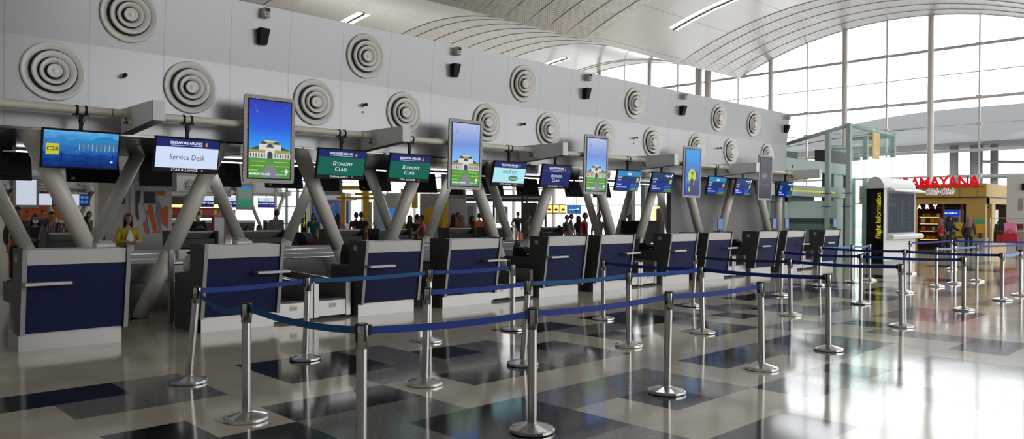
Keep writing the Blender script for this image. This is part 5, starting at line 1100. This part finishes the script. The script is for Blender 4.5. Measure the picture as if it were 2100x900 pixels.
t = thing('timber_rail', 'long dark lintel of the cafe carrying menu boxes and screen', 'beam', spot(1085, 34), -.78); a = MB(); a.box(-.2, 3.2, 0, .1, 2.88, 3.0, 'dark_grey'); a.build('lintel', t); 
for x in (-.15, 3.1): a = MB(); a.box(x, x+.08, 0, .08, 0, 2.88, 'dark_grey'); a.build('post', t)
# ================================================================== people
def skinned(chains, sub=1):
    """grow one smooth surface around chains of (point, radius); chains may share points"""
    V = []; idx = {}; Ed = []; R = []; roots = []
    for ch in chains:
        prev = None
        for p, r in ch:
            k = tuple(round(c, 4) for c in p)
            if k not in idx: idx[k] = len(V); V.append(p); R.append(r)
            i = idx[k]
            if prev is not None and prev != i: Ed.append((prev, i))
            prev = i
    adj = {i: [] for i in range(len(V))}
    for a, b in Ed: adj[a].append(b); adj[b].append(a)
    seen = set()
    for i in range(len(V)):
        if i in seen: continue
        roots.append(i); st = [i]
        while st:
            q = st.pop()
            if q in seen: continue
            seen.add(q); st += adj[q]
    me = bpy.data.meshes.new('skel'); me.from_pydata([tuple(v) for v in V], Ed, []); me.update()
    o = bpy.data.objects.new('skel', me); COL.objects.link(o)
    md = o.modifiers.new('s', 'SKIN'); md.use_smooth_shade = True
    for i, sv in enumerate(me.skin_vertices[0].data):
        r = R[i]; sv.radius = r if isinstance(r, tuple) else (r, r); sv.use_root = i in roots
    m2 = o.modifiers.new('d', 'SUBSURF'); m2.levels = sub; m2.render_levels = sub
    bpy.context.view_layer.update()
    g = bpy.data.meshes.new_from_object(o.evaluated_get(bpy.context.evaluated_depsgraph_get()))
    v = [tuple(q.co) for q in g.vertices]; f = [tuple(p.vertices) for p in g.polygons]
    bpy.data.objects.remove(o); bpy.data.meshes.remove(me); bpy.data.meshes.remove(g)
    return v, f
def joints(pose):
    J = dict(pel=(0, 0, .90), sp=(0, -.005, 1.05), ch=(0, 0, 1.24), nb=(0, .01, 1.37), hd=(0, -.01, 1.47))
    for s, n in ((-1, 'l'), (1, 'r')):
        J['sh'+n] = (s*.165, .01, 1.33); J['hp'+n] = (s*.085, 0, .87); J['kn'+n] = (s*.095, -.02, .48); J['an'+n] = (s*.10, .02, .09); J['to'+n] = (s*.115, -.14, .035); J['he'+n] = (s*.10, .05, .04)
        J['el'+n] = (s*.235, .03, 1.06); J['wr'+n] = (s*.235, -.05, .83); J['fd'+n] = (0, -.25, -.97)
    if pose in ('front', 'phone'):
        for s, n in ((-1, 'l'), (1, 'r')):
            J['el'+n] = (s*.235, -.03, 1.08)
            J['wr'+n] = (s*.09, -.25, 1.08) if pose == 'front' else (s*.06, -.22, 1.20); J['fd'+n] = (-s*.5, -.8, .1 if pose == 'phone' else -.3)
    if pose == 'hip':
        J['ell'] = (-.33, .03, 1.10); J['wrl'] = (-.17, -.06, .96); J['fdl'] = (.7, .3, -.6)
    if pose == 'reach':
        J['elr'] = (.24, -.16, 1.1); J['wrr'] = (.2, -.38, 1.02); J['fdr'] = (0, -.95, -.2); J['ell'] = (-.24, -.1, 1.09); J['wrl'] = (-.15, -.32, 1.02); J['fdl'] = (.1, -.95, -.2)
    if pose == 'walk':
        J['knl'] = (-.095, -.13, .50); J['anl'] = (-.1, -.16, .10); J['tol'] = (-.11, -.32, .05); J['hel'] = (-.1, -.13, .04); J['knr'] = (.095, .04, .47); J['anr'] = (.1, .2, .12); J['tor'] = (.11, .06, .035); J['her'] = (.1, .24, .08)
        J['elr'] = (.235, -.06, 1.08); J['wrr'] = (.2, -.22, .92); J['ell'] = (-.235, .1, 1.08); J['wrl'] = (-.235, .06, .86)
    if pose == 'sit':
        dz = -.42
        for k in J: J[k] = (J[k][0], J[k][1], J[k][2]+dz)
        for s, n in ((-1, 'l'), (1, 'r')):
            J['hp'+n] = (s*.085, -.02, .47); J['kn'+n] = (s*.11, -.42, .47); J['an'+n] = (s*.11, -.42, .09); J['to'+n] = (s*.12, -.57, .035); J['he'+n] = (s*.11, -.38, .04)
            J['el'+n] = (s*.225, -.05, .66); J['wr'+n] = (s*.1, -.25, .62); J['fd'+n] = (-s*.4, -.9, -.1)
    return J
def hand(J, n):
    w = Vector(J['wr'+n]); d = Vector(J['fd'+n]).normalized(); s = -1 if n == 'l' else 1
    side = d.cross(Vector((s, 0, .2))).normalized() if abs(d.z) < .8 else Vector((0, -1, 0)); 
    side = (side-d*side.dot(d)).normalized(); out = d.cross(side).normalized()
    palm = w+d*.075
    ch = [[(tuple(w), .026), (tuple(w+d*.035), .028), (tuple(palm), .026)]]
    for k in range(4):
        o = side*(.026-.017*k); L = (.07, .078, .072, .056)[k]; c = out*(-.012*s)
        b = w+d*.07+o
        ch.append([(tuple(b), .0095), (tuple(b+d*L*.45+c*.5), .009), (tuple(b+d*L*.8+c*1.6), .0085), (tuple(b+d*L+c*3), .007)])
    b = w+d*.03+side*.022
    ch.append([(tuple(b), .012), (tuple(b+side*.022+d*.02), .0105), (tuple(b+side*.032+d*.05), .009)])
    return ch
MESH = {}
def body_mesh(pose):
    if ('b', pose) in MESH: return MESH['b', pose]
    J = joints(pose); ch = [[(J['pel'], (.125, .095)), (J['sp'], (.115, .085)), (J['ch'], (.135, .095)), (J['nb'], (.055, .055)), (J['hd'], (.05, .052))]]
    for n in 'lr':
        ch.append([(J['ch'], (.135, .095)), (J['sh'+n], .058), (J['el'+n], .042), (J['wr'+n], .027)])
        ch.append([(J['pel'], (.125, .095)), (J['hp'+n], .085), (J['kn'+n], .055), (J['an'+n], .036), (J['to'+n], .03)])
        ch += hand(J, n)
    v, f = skinned(ch)
    a = MB(); a.add(v, f, 'skin_a', True)
    # head with face
    hx, hy, hz_ = J['hd'][0], J['hd'][1]-.012, J['hd'][2]+.095; n, m_ = 20, 16; hv = []
    for j in range(m_+1):
        t_ = PI*j/m_
        for i in range(n):
            p = 2*PI*i/n; x, y, z = math.sin(t_)*math.sin(p), -math.sin(t_)*math.cos(p), math.cos(t_)
            k = 1-.28*max(0, -z)**1.5*(1 if y < .3 else .6); X, Y, Z = x*.074*k, y*.094*(1-.12*max(0, -z)), z*.115
            if y < 0: 
                Y -= .018*math.exp(-(x/.14)**2-((z+.12)/.16)**2)*(1.2) ; Y += .008*math.exp(-((abs(x)-.34)/.18)**2-((z-.06)/.12)**2); Y -= .008*math.exp(-(x/.3)**2-((z+.75)/.16)**2)
            hv.append((hx+X, hy+Y, hz_+Z))
    hf = [(j*n+i, (j+1)*n+i, (j+1)*n+(i+1) % n, j*n+(i+1) % n) for j in range(m_) for i in range(n)]
    a.add(hv, hf, 'skin_a', True)
    for s in (-1, 1):
        a.lathe([(.001, .0), (.008, .002), (.011, .008), (.001, .012)], 'eye_dark', 8, 'Y', o=(hx+s*.028, hy-.073, hz_+.008))
        a.rbox(hx+s*.028-.016, hx+s*.028+.016, hy-.092, hy-.084, hz_+.024, hz_+.03, 'eye_dark', .002)
        a.add([(hx+s*(.072+.012*w), hy+.0+.018*math.sin(q*PI/4), hz_-.002+.03*math.cos(q*PI/4)) for w in (0, 1) for q in range(8)], [tuple(range(8, 16))]+[(q, (q+1) % 8, 8+(q+1) % 8, 8+q) for q in range(8)], 'skin_a', True)
    a.rbox(hx-.02, hx+.02, hy-.092, hy-.086, hz_-.052, hz_-.045, 'lip', .002)
    me = a.mesh('body'); MESH['b', pose] = (me, J, (hx, hy, hz_)); return MESH['b', pose]
def cloth_mesh(kind, pose):
    k = (kind, pose)
    if k in MESH: return MESH[k]
    J = joints(pose)
    def L(a, b, t_): return tuple(a[i]+(b[i]-a[i])*t_ for i in range(3))
    if kind in ('shirt', 'shirt_long', 'dress'):
        low = L(J['pel'], J['sp'], -.8 if pose != 'sit' else -.35)
        ch = [[(low, (.148, .118)), (J['sp'], (.135, .105)), (J['ch'], (.155, .112)), (L(J['ch'], J['nb'], .72), (.09, .075))]]
        for n in 'lr':
            e = [(J['ch'], (.155, .112)), (J['sh'+n], .074), (L(J['sh'+n], J['el'+n], .55), .064)]
            if kind != 'shirt': e += [(J['el'+n], .056), (L(J['el'+n], J['wr'+n], .9), .044)]
            ch.append(e)
        if kind == 'dress' and pose != 'sit': ch.append([(low, (.148, .118)), ((0, 0, .6), (.17, .14)), ((0, 0, .25), (.2, .17))])
    else:
        ch = [[(L(J['pel'], J['sp'], .2), (.135, .105)), (J['pel'], (.142, .11))]]
        for n in 'lr': ch.append([(J['pel'], (.142, .11)), (J['hp'+n], .1), (J['kn'+n], .07), (L(J['kn'+n], J['an'+n], .93), .056)])
    v, f = skinned(ch); a = MB(); a.add(v, f, 'cloth', True); MESH[k] = a.mesh(kind); return MESH[k]
def shoe_mesh(pose):
    if ('s', pose) in MESH: return MESH['s', pose]
    J = joints(pose); a = MB()
    for n in 'lr':
        v, f = skinned([[(J['he'+n], .042), (((J['he'+n][0]+J['to'+n][0])/2, (J['he'+n][1]+J['to'+n][1])/2, J['to'+n][2]+.012), .046), (J['to'+n], .036)]]); a.add(v, f, 'black_rubber', True)
    MESH['s', pose] = a.mesh('shoes'); return MESH['s', pose]
def hair_mesh(kind, pose):
    if (kind, pose) in MESH: return MESH[kind, pose]
    _, J, (hx, hy, hz_) = body_mesh(pose); a = MB(); n, m_ = 24, 14
    S_ = {'short': (.082, .104, .124), 'long': (.09, .11, .128), 'hijab': (.098, .118, .134)}[kind]; v = []; ids = {}
    for j in range(m_+1):
        t_ = PI*j/m_
        for i in range(n):
            p = 2*PI*i/n; ids[(j, i)] = len(v); v.append((hx+math.sin(t_)*math.sin(p)*S_[0], hy+.004-math.sin(t_)*math.cos(p)*S_[1], hz_+.004+math.cos(t_)*S_[2]))
    f = []
    for j in range(m_):
        for i in range(n):
            q = (i+.5)/n; q = min(q, 1-q); z = math.cos(PI*(j+.5)/m_)
            if kind == 'short': ok = z > .52 or (q > .20 and z > .0) or (q > .30 and z > -.42)
            elif kind == 'long': ok = z > .5 or (q > .17 and z > -.8)
            else: ok = z > .5 or q > .15 or z < -.72
            if ok: f.append((ids[(j, i)], ids[(j+1, i)], ids[(j+1, (i+1) % n)], ids[(j, (i+1) % n)]))
    a.add(v, f, 'hair', True)
    if kind == 'long':
        P = []; 
        for z, w, y0, y1 in ((.03, .088, -.02, .112), (-.08, .092, .0, .115), (-.18, .10, .01, .118), (-.30, .098, .03, .125), (-.36, .07, .05, .12)):
            P += [(hx+w*math.cos(q*PI/8), hy+y0+(y1-y0)*math.sin(q*PI/8), hz_+z) for q in range(9)]+[(hx-w*.85*math.cos(q*PI/8), hy+y0+.012+(y1-y0-.03)*math.sin(q*PI/8), hz_+z) for q in range(9)]
        a.add(P, [(r*18+k, r*18+(k+1) % 18, r*18+18+(k+1) % 18, r*18+18+k) for r in range(4) for k in range(18)]+[tuple(range(72, 90))], 'hair', True)
    if kind == 'hijab':
        P = []
        for z, w, yc, d in ((-.06, .096, .005, .112), (-.12, .098, .0, .108), (-.17, .12, .005, .11), (-.24, .185, .01, .128), (-.34, .19, .005, .145), (-.38, .17, .0, .14)):
            P += [(hx+w*math.cos(q*PI/10), hy+yc+d*math.sin(q*PI/10), hz_+z) for q in range(20)]
        a.add(P, [(r*20+k, r*20+(k+1) % 20, r*20+20+(k+1) % 20, r*20+20+k) for r in range(5) for k in range(20)], 'hair', True)
    MESH[kind, pose] = a.mesh(kind); return MESH[kind, pose]
def mask_mesh(pose):
    if ('m', pose) in MESH: return MESH['m', pose]
    _, J, (hx, hy, hz_) = body_mesh(pose); a = MB(); v = []
    for j in range(7):
        z = -.015-.085*j/6
        for i in range(9): q = (-1+2*i/8)*1.25; w = .074*(1-.25*j/6); v.append((hx+w*math.sin(q), hy-.006-(.100+.012*math.sin(j/6*PI))*math.cos(q)*(1-.1*j/6), hz_+z))
    a.add(v, [(j*9+i, j*9+i+1, j*9+10+i, j*9+9+i) for j in range(6) for i in range(8)], 'mask_white', True); MESH['m', pose] = a.mesh('mask'); return MESH['m', pose]
for nm, c in (('skin_a', (.36, .19, .12)), ('skin_b', (.25, .125, .075)), ('skin_c', (.45, .27, .18)), ('eye_dark', (.01, .008, .006)), ('lip', (.25, .07, .06)), ('hair', (.008, .006, .005)), ('hair_brown', (.11, .03, .02)), ('cloth', (.2, .2, .2)), ('mask_white', (.75, .8, .8))): mat(nm, c, .55)
CL = {}
def cloth(c):
    if isinstance(c, str): return MAT[c]
    if c not in CL: CL[c] = mat('cloth_%d' % len(CL), c, .8)
    return CL[c]
def striped(name, c1, c2, axis, k):
    m = mat(name, c1, .8); nd, ln, b = nt(m); tc = N(nd, 'ShaderNodeTexCoord'); sp = N(nd, 'ShaderNodeSeparateXYZ'); ln.new(tc.outputs['Object'], sp.inputs[0]); fs = []
    for ax in axis: fs.append(math_node(nd, ln, 'GREATER_THAN', math_node(nd, ln, 'FRACT', math_node(nd, ln, 'MULTIPLY', sp.outputs[ax], k)), .62))
    f = fs[0] if len(fs) == 1 else math_node(nd, ln, 'MAXIMUM', *fs); ln.new(mix_col(nd, ln, f, c1, c2), b.inputs['Base Color'])
striped('stripe_shirt', (.33, .26, .34), (.06, .03, .07), (0,), 22); striped('check_shirt', (.32, .33, .36), (.02, .025, .04), (0, 2), 16); striped('band_shirt', (.45, .12, .10), (.35, .33, .30), (2,), 7)
def person(u, d, lab, shirt=(.1, .1, .1), legs=(.02, .02, .03), hair='short', hc='hair', pose='stand', face=0, h=1.65, sl='shirt', skin='skin_a', mask=False, loc=None, group=None):
    p = Vector(loc) if loc else spot(u, d); rz = math.atan2(-p.y, -p.x)+PI/2+math.radians(face)
    t = thing('person', lab, 'person', p, rz, group); s = h/1.67; t.scale = (s, s, s)
    def part(nm, me, mt=None, slot=0):
        o = bpy.data.objects.new(nm, me); COL.objects.link(o); o.parent = t
        if mt is not None: o.material_slots[slot].link = 'OBJECT'; o.material_slots[slot].material = mt
        return o
    part('body', body_mesh(pose)[0], MAT[skin]); part('shirt' if sl != 'dress' else 'dress', cloth_mesh(sl, pose), cloth(shirt)); part('trousers', cloth_mesh('trousers', pose), cloth(legs))
    part('shoes', shoe_mesh(pose)); part({'short': 'hair', 'long': 'hair', 'hijab': 'headscarf'}[hair], hair_mesh(hair, pose), cloth(hc))
    if mask: part('face_mask', mask_mesh(pose))
    return t
D = (.012, .012, .016)
person(35, 17, 'man in dark teal shirt, farthest left behind the desks', (.015, .04, .045), D, face=30, h=1.72, sl='shirt_long')
person(72, 18, 'woman in black wearing a white face mask near left edge', (.02, .02, .025), D, 'long', face=5, h=1.55, mask=True, pose='front', sl='shirt_long')
p3 = person(107, 16.8, 'man in striped shirt with backpack straps looking down at papers', 'stripe_shirt', D, face=-15, pose='front', h=1.62)
pb = p3.location; r_ = p3.rotation_euler.z; bk = Vector((-math.sin(r_), math.cos(r_), 0))
t = thing('backpack', 'dark backpack worn by the man in the striped shirt', 'backpack', pb+bk*.17+Vector((0, 0, .95)), r_)
a = MB(); a.rbox(-.15, .15, .0, .14, 0, .42, 'stroller_black', .04); a.build('pack_body', t)
for s in (-1, 1): a = MB(); a.path([(s*.1, .02, .36), (s*.115, -.12, .44), (s*.12, -.28, .36), (s*.12, -.29, .2), (s*.14, -.12, .05), (s*.12, .01, .05)], .018, 'stroller_black', 6); a.build('strap', t)
pw = person(262, 15.6, 'woman in yellow cardigan over white top with red-brown hair', (.50, .36, .015), (.03, .03, .06), 'long', 'hair_brown', 'front', 20, 1.58, 'shirt_long', 'skin_c')
a = MB(); v = []
for j in range(9):
    z = .88+.45*j/8; w_ = .075 if j < 6 else .075-.02*(j-5)
    for i in range(7): x = (-1+i/3)*w_; v.append((x, -(.134+(.008 if j in (3, 4, 5, 6) else 0)-(.035 if j == 8 else .008 if j == 7 else 0))*math.sqrt(1-(x/.2)**2), z))
a.add(v, [(j*7+i, j*7+i+1, j*7+8+i, j*7+7+i) for j in range(8) for i in range(6)], 'mask_white', True); a.build('inner_top', pw)
person(230, 24, 'child in red and teal jacket behind the woman in yellow', (.3, .03, .03), (.02, .02, .04), h=1.45, face=20)
person(57, 26, 'distant man in brown at left before the orange wall', (.12, .05, .03), D, face=-30, group=None); person(88, 30, 'distant man with pale face before the orange wall', (.05, .05, .06), D, h=1.7)
person(182, 27, 'dim figure in dark jacket between the big columns', (.03, .025, .03), D, face=60); person(242, 36, 'far person in pale jacket beside the painted partition', (.25, .3, .35), D); person(176, 21, 'dim figure seated behind the right leg of the first column pair', (.05, .03, .03), D, 'long', face=80, h=1.5)
person(138, 18.5, 'person in olive green behind the striped man', (.07, .09, .05), D, h=1.5, face=60)
person(375, 22, 'man in dark checked shirt left of the masked man', 'check_shirt', D, face=50, h=1.68); person(407, 23, 'man in black jacket with mask looking at his phone', (.012, .015, .025), (.06, .09, .14), pose='phone', face=10, h=1.66, mask=True, sl='shirt_long')
person(338, 30, 'person in brown behind the large slanted column', (.15, .08, .05), D)
person(506, 24, 'woman in black headscarf sitting left of another', D, D, 'hijab', D, 'sit', 40, 1.6, 'shirt_long'); person(531, 25.6, 'woman in black headscarf seated right, facing forward', D, D, 'hijab', D, 'sit', 0, 1.6, 'shirt_long')
p10 = person(567, 24, 'man in grey shirt with a cross strap, back turned', (.20, .21, .23), (.03, .03, .05), face=160, h=1.72)
person(643, 27, 'woman in green top near the black information sign', (.0, .10, .06), D, 'long', 'hair', face=10, h=1.62); person(693, 21.5, 'long-haired woman in banded red and grey top, back turned', 'band_shirt', (.03, .04, .08), 'long', 'hair', face=175, h=1.6)
person(730, 27, 'man in dark navy shirt left of the man in black', (.02, .025, .04), D, face=150, h=1.66); person(741, 25, 'man in black t-shirt, back turned, below first green screen', (.006, .006, .007), D, face=170, h=1.68)
person(820, 26, 'man in yellow shirt beside the blue cylinder display', (.62, .33, .01), D, face=-60, h=1.68, sl='shirt_long'); person(841, 26, 'woman in grey-green headscarf right of the man in yellow', (.06, .08, .07), D, 'hijab', (.03, .03, .035), face=-20, h=1.55); person(856, 25, 'person in black between the headscarf woman and red shirt', (.008, .008, .01), D, face=200, h=1.6)
person(866, 24.2, 'short-haired woman in red shirt pushing a trolley', (.42, .04, .05), (.02, .02, .03), face=-100, pose='reach', h=1.58)
person(930, 27.5, 'person in black cap and bright orange jacket left of cafe group', (.75, .17, .01), D, 'hijab', (.01, .008, .008), face=190, h=1.62, sl='shirt_long'); person(938, 28.5, 'bare-headed man just behind the orange jacket', (.1, .04, .03), D, face=90, h=1.68)
person(945, 26.5, 'woman in brown patterned headscarf and dress', (.16, .10, .09), (.1, .07, .06), 'hijab', (.18, .12, .11), face=20, h=1.58, sl='dress'); person(967, 25, 'woman in black headscarf and grey jacket looking down', (.2, .19, .19), (.1, .13, .18), 'hijab', D, 'phone', 60, 1.55, 'shirt_long')
person(983, 29, 'person in dark jacket with orange bag behind the cafe group', (.7, .16, .01), D, face=170, h=1.66); person(997, 30, 'far person in mauve top right of the orange bag', (.2, .15, .2), D, 'hijab', (.15, .1, .12), h=1.55)
person(1062, 37.5, 'man in navy t-shirt and jeans standing hand on hip', (.01, .014, .03), (.08, .14, .22), face=20, pose='hip', h=1.74); person(1083, 33, 'person in purple-grey top behind the slanted column', (.1, .08, .12), D, face=100, h=1.6)
person(1162, 30, 'person with black hair in dark top below the menu boxes', (.05, .06, .07), D, face=60, h=1.6); person(1171, 32, 'person in blue jacket below the aeroplane screen', (.01, .09, .16), D, face=90, h=1.64); person(1186, 31, 'woman in black headscarf right of the blue jacket', D, D, 'hijab', D, face=40, h=1.55)
person(1199, 26, 'man in bright red shirt behind a slanted column', (.55, .02, .01), D, face=70, h=1.68); person(1228, 26, 'man in pale checked shirt between two slanted columns', (.26, .27, .30), D, face=10, h=1.68); person(1250, 27, 'dark dressed person just right of the pale shirted man', (.03, .025, .03), D, 'hijab', D, face=60, h=1.5)
person(1280, 27, 'man in teal blue shirt with black cap beside glass shaft', (.01, .14, .24), D, face=20, h=1.6); person(1290, 28, 'person behind the teal shirted man', (.05, .1, .13), D, h=1.62, face=60)
person(1146, 28, 'person in black hood bending behind the rear desk', D, D, 'hijab', D, 'sit', 120, 1.6, 'shirt_long'); person(1291, 26, 'person in black hood behind the tray stack', D, D, 'hijab', D, 'sit', 160, 1.6, 'shirt_long')
w1 = person(1930, 33.5, 'woman in red top with pinkish headscarf at the shop', (.5, .02, .03), D, 'hijab', (.22, .12, .13), 'front', -70, 1.52, 'shirt_long'); person(1946, 34.2, 'woman in black headscarf and dress at the shop', D, D, 'hijab', D, 'reach', 60, 1.62, 'dress'); person(1987, 32.5, 'woman in rose headscarf and dark jacket, back turned, before the shop', (.03, .032, .03), D, 'hijab', (.24, .13, .14), face=175, h=1.62, sl='shirt_long')
# seated travellers, pushchair and suitcase in the gap
person(598, 25, 'woman with glasses in dark headscarf sitting beside a suitcase', (.03, .025, .03), D, 'hijab', (.05, .03, .03), 'sit', 10, 1.6, 'shirt_long'); person(624, 25.5, 'small child in white sitting left of the pushchair', (.5, .45, .45), (.05, .05, .06), pose='sit', h=1.25); person(652, 28.6, 'person in pale yellow headscarf sitting behind the pushchair', (.45, .33, .1), D, 'hijab', (.5, .4, .15), 'sit', 20, 1.6)
def bench(p, rz, lab, n=3):
    t = thing('waiting_bench', lab, 'bench', p, rz)
    for k in range(n):
        a = MB(); a.rbox(-.26+k*.56, .26+k*.56, -.24, .2, .38, .42, 'red_dark', .02); a.build('seat', t); a = MB(); a.rbox(-.26+k*.56, .26+k*.56, .2, .25, .45, .85, 'red_dark', .02); a.build('backrest', t)
    a = MB(); a.box(-.2, n*.56-.36, -.02, .06, .33, .38, 'steel_dish'); a.build('rail', t)
    for x in (0, (n-1)*.56): a = MB(); a.box(x-.02, x+.02, -.02, .06, 0, .33, 'steel_dish'); a.box(x-.03, x+.03, -.22, .24, 0, .03, 'steel_dish'); a.build('leg', t)
p = spot(598, 25); bench(p, math.atan2(-p.y, -p.x)+PI/2, 'dark red waiting seats under the sitting travellers', 4)
p = spot(605, 22.5); t = thing('suitcase', 'large black suitcase standing before the seated woman', 'suitcase', p, .3); a = MB(); a.rbox(-.22, .22, -.13, .13, .06, .68, 'black_rubber', .03); a.build('shell', t); a = MB(); a.path([(-.1, .08, .66), (-.1, .08, .8), (.1, .08, .8), (.1, .08, .66)], .012, 'steel_dish', 6); a.build('handle', t)
for x in (-.18, .18): a = MB(); a.tube((x, -.02, .03), (x, .02, .03), .03, .03, 'black_plastic', 10); a.build('wheel', t)
p = spot(637, 22.8); t = thing('pushchair', 'black folding pushchair with hood between the slanted columns', 'pushchair', p, .5)
a = MB(); a.prism([(-.25, .4), (.1, .35), (.35, .75), (.3, .85), (.05, .5), (-.25, .5)], -.2, .2, 'stroller_black'); a.build('seat', t); a = MB(); a.prism([(.32+.34*math.cos(q*PI/12+.6), .72+.34*math.sin(q*PI/12+.6)) for q in range(10)]+[(.32, .72)], -.21, .21, 'stroller_black'); a.build('hood', t)
for s in (-.2, .2):
    a = MB(); a.path([(s, .5, 1.0), (s, .3, .7), (s, -.2, .12)], .014, 'steel_dark', 6); a.path([(s, .0, .4), (s, .3, .12)], .014, 'steel_dark', 6); a.build('frame', t)
    for y in (-.2, .3): a = MB(); a.tube((s-.02, y, .09), (s+.02, y, .09), .09, .09, 'black_rubber', 14); a.build('wheel', t)
def cart(p, rz, lab):
    t = thing('luggage_trolley', lab, 'trolley', p, rz)
    a = MB(); a.path([(-.3, 0, 1.0), (.3, 0, 1.0)], .018, 'steel_dish', 8); a.build('handle', t)
    for s in (-.28, .28): a = MB(); a.path([(s, 0, 1.0), (s, .05, .15), (s*.9, -.85, .15), (s*.9, -.9, .35)], .016, 'steel_dish', 8); a.build('frame', t)
    a = MB(); a.box(-.26, .26, -.82, .0, .16, .19, 'steel_sheet'); a.build('deck', t)
    for x, y in ((-.26, 0), (.26, 0), (0, -.8)): a = MB(); a.tube((x-.02, y, .07), (x+.02, y, .07), .07, .07, 'black_rubber', 12); a.build('wheel', t)
p = spot(851, 25); cart(p, -1.9, 'steel luggage trolley pushed by the woman in red')
p = spot(1052, 35.2); cart(p, .2, 'steel luggage trolley before the man in navy t-shirt')
p = spot(222, 23); cart(p, .4, 'steel luggage trolley behind the woman in yellow cardigan')
def pchair(p, lab, grp=None):
    t = thing('plastic_chair', lab, 'chair', p, random.uniform(0, 3), grp)
    for x, y in ((-.18, -.18), (.18, -.18), (-.18, .18), (.18, .18)): a = MB(); a.tube((x*1.15, y*1.15, 0), (x, y, .44), .015, .02, 'orange_paint', 8); a.build('leg', t)
    a = MB(); a.rbox(-.21, .21, -.2, .2, .43, .46, 'orange_paint', .012); a.build('seat', t); a = MB(); a.rbox(-.2, .2, .17, .2, .5, .85, 'orange_paint', .012); a.box(-.18, -.14, .17, .2, .45, .5, 'orange_paint'); a.box(.14, .18, .17, .2, .45, .5, 'orange_paint'); a.build('backrest', t)
pchair(spot(1072, 34), 'orange plastic cafe chair right of the man in navy'); pchair(spot(1078, 32.5), 'orange plastic cafe chair partly behind the slanted column')
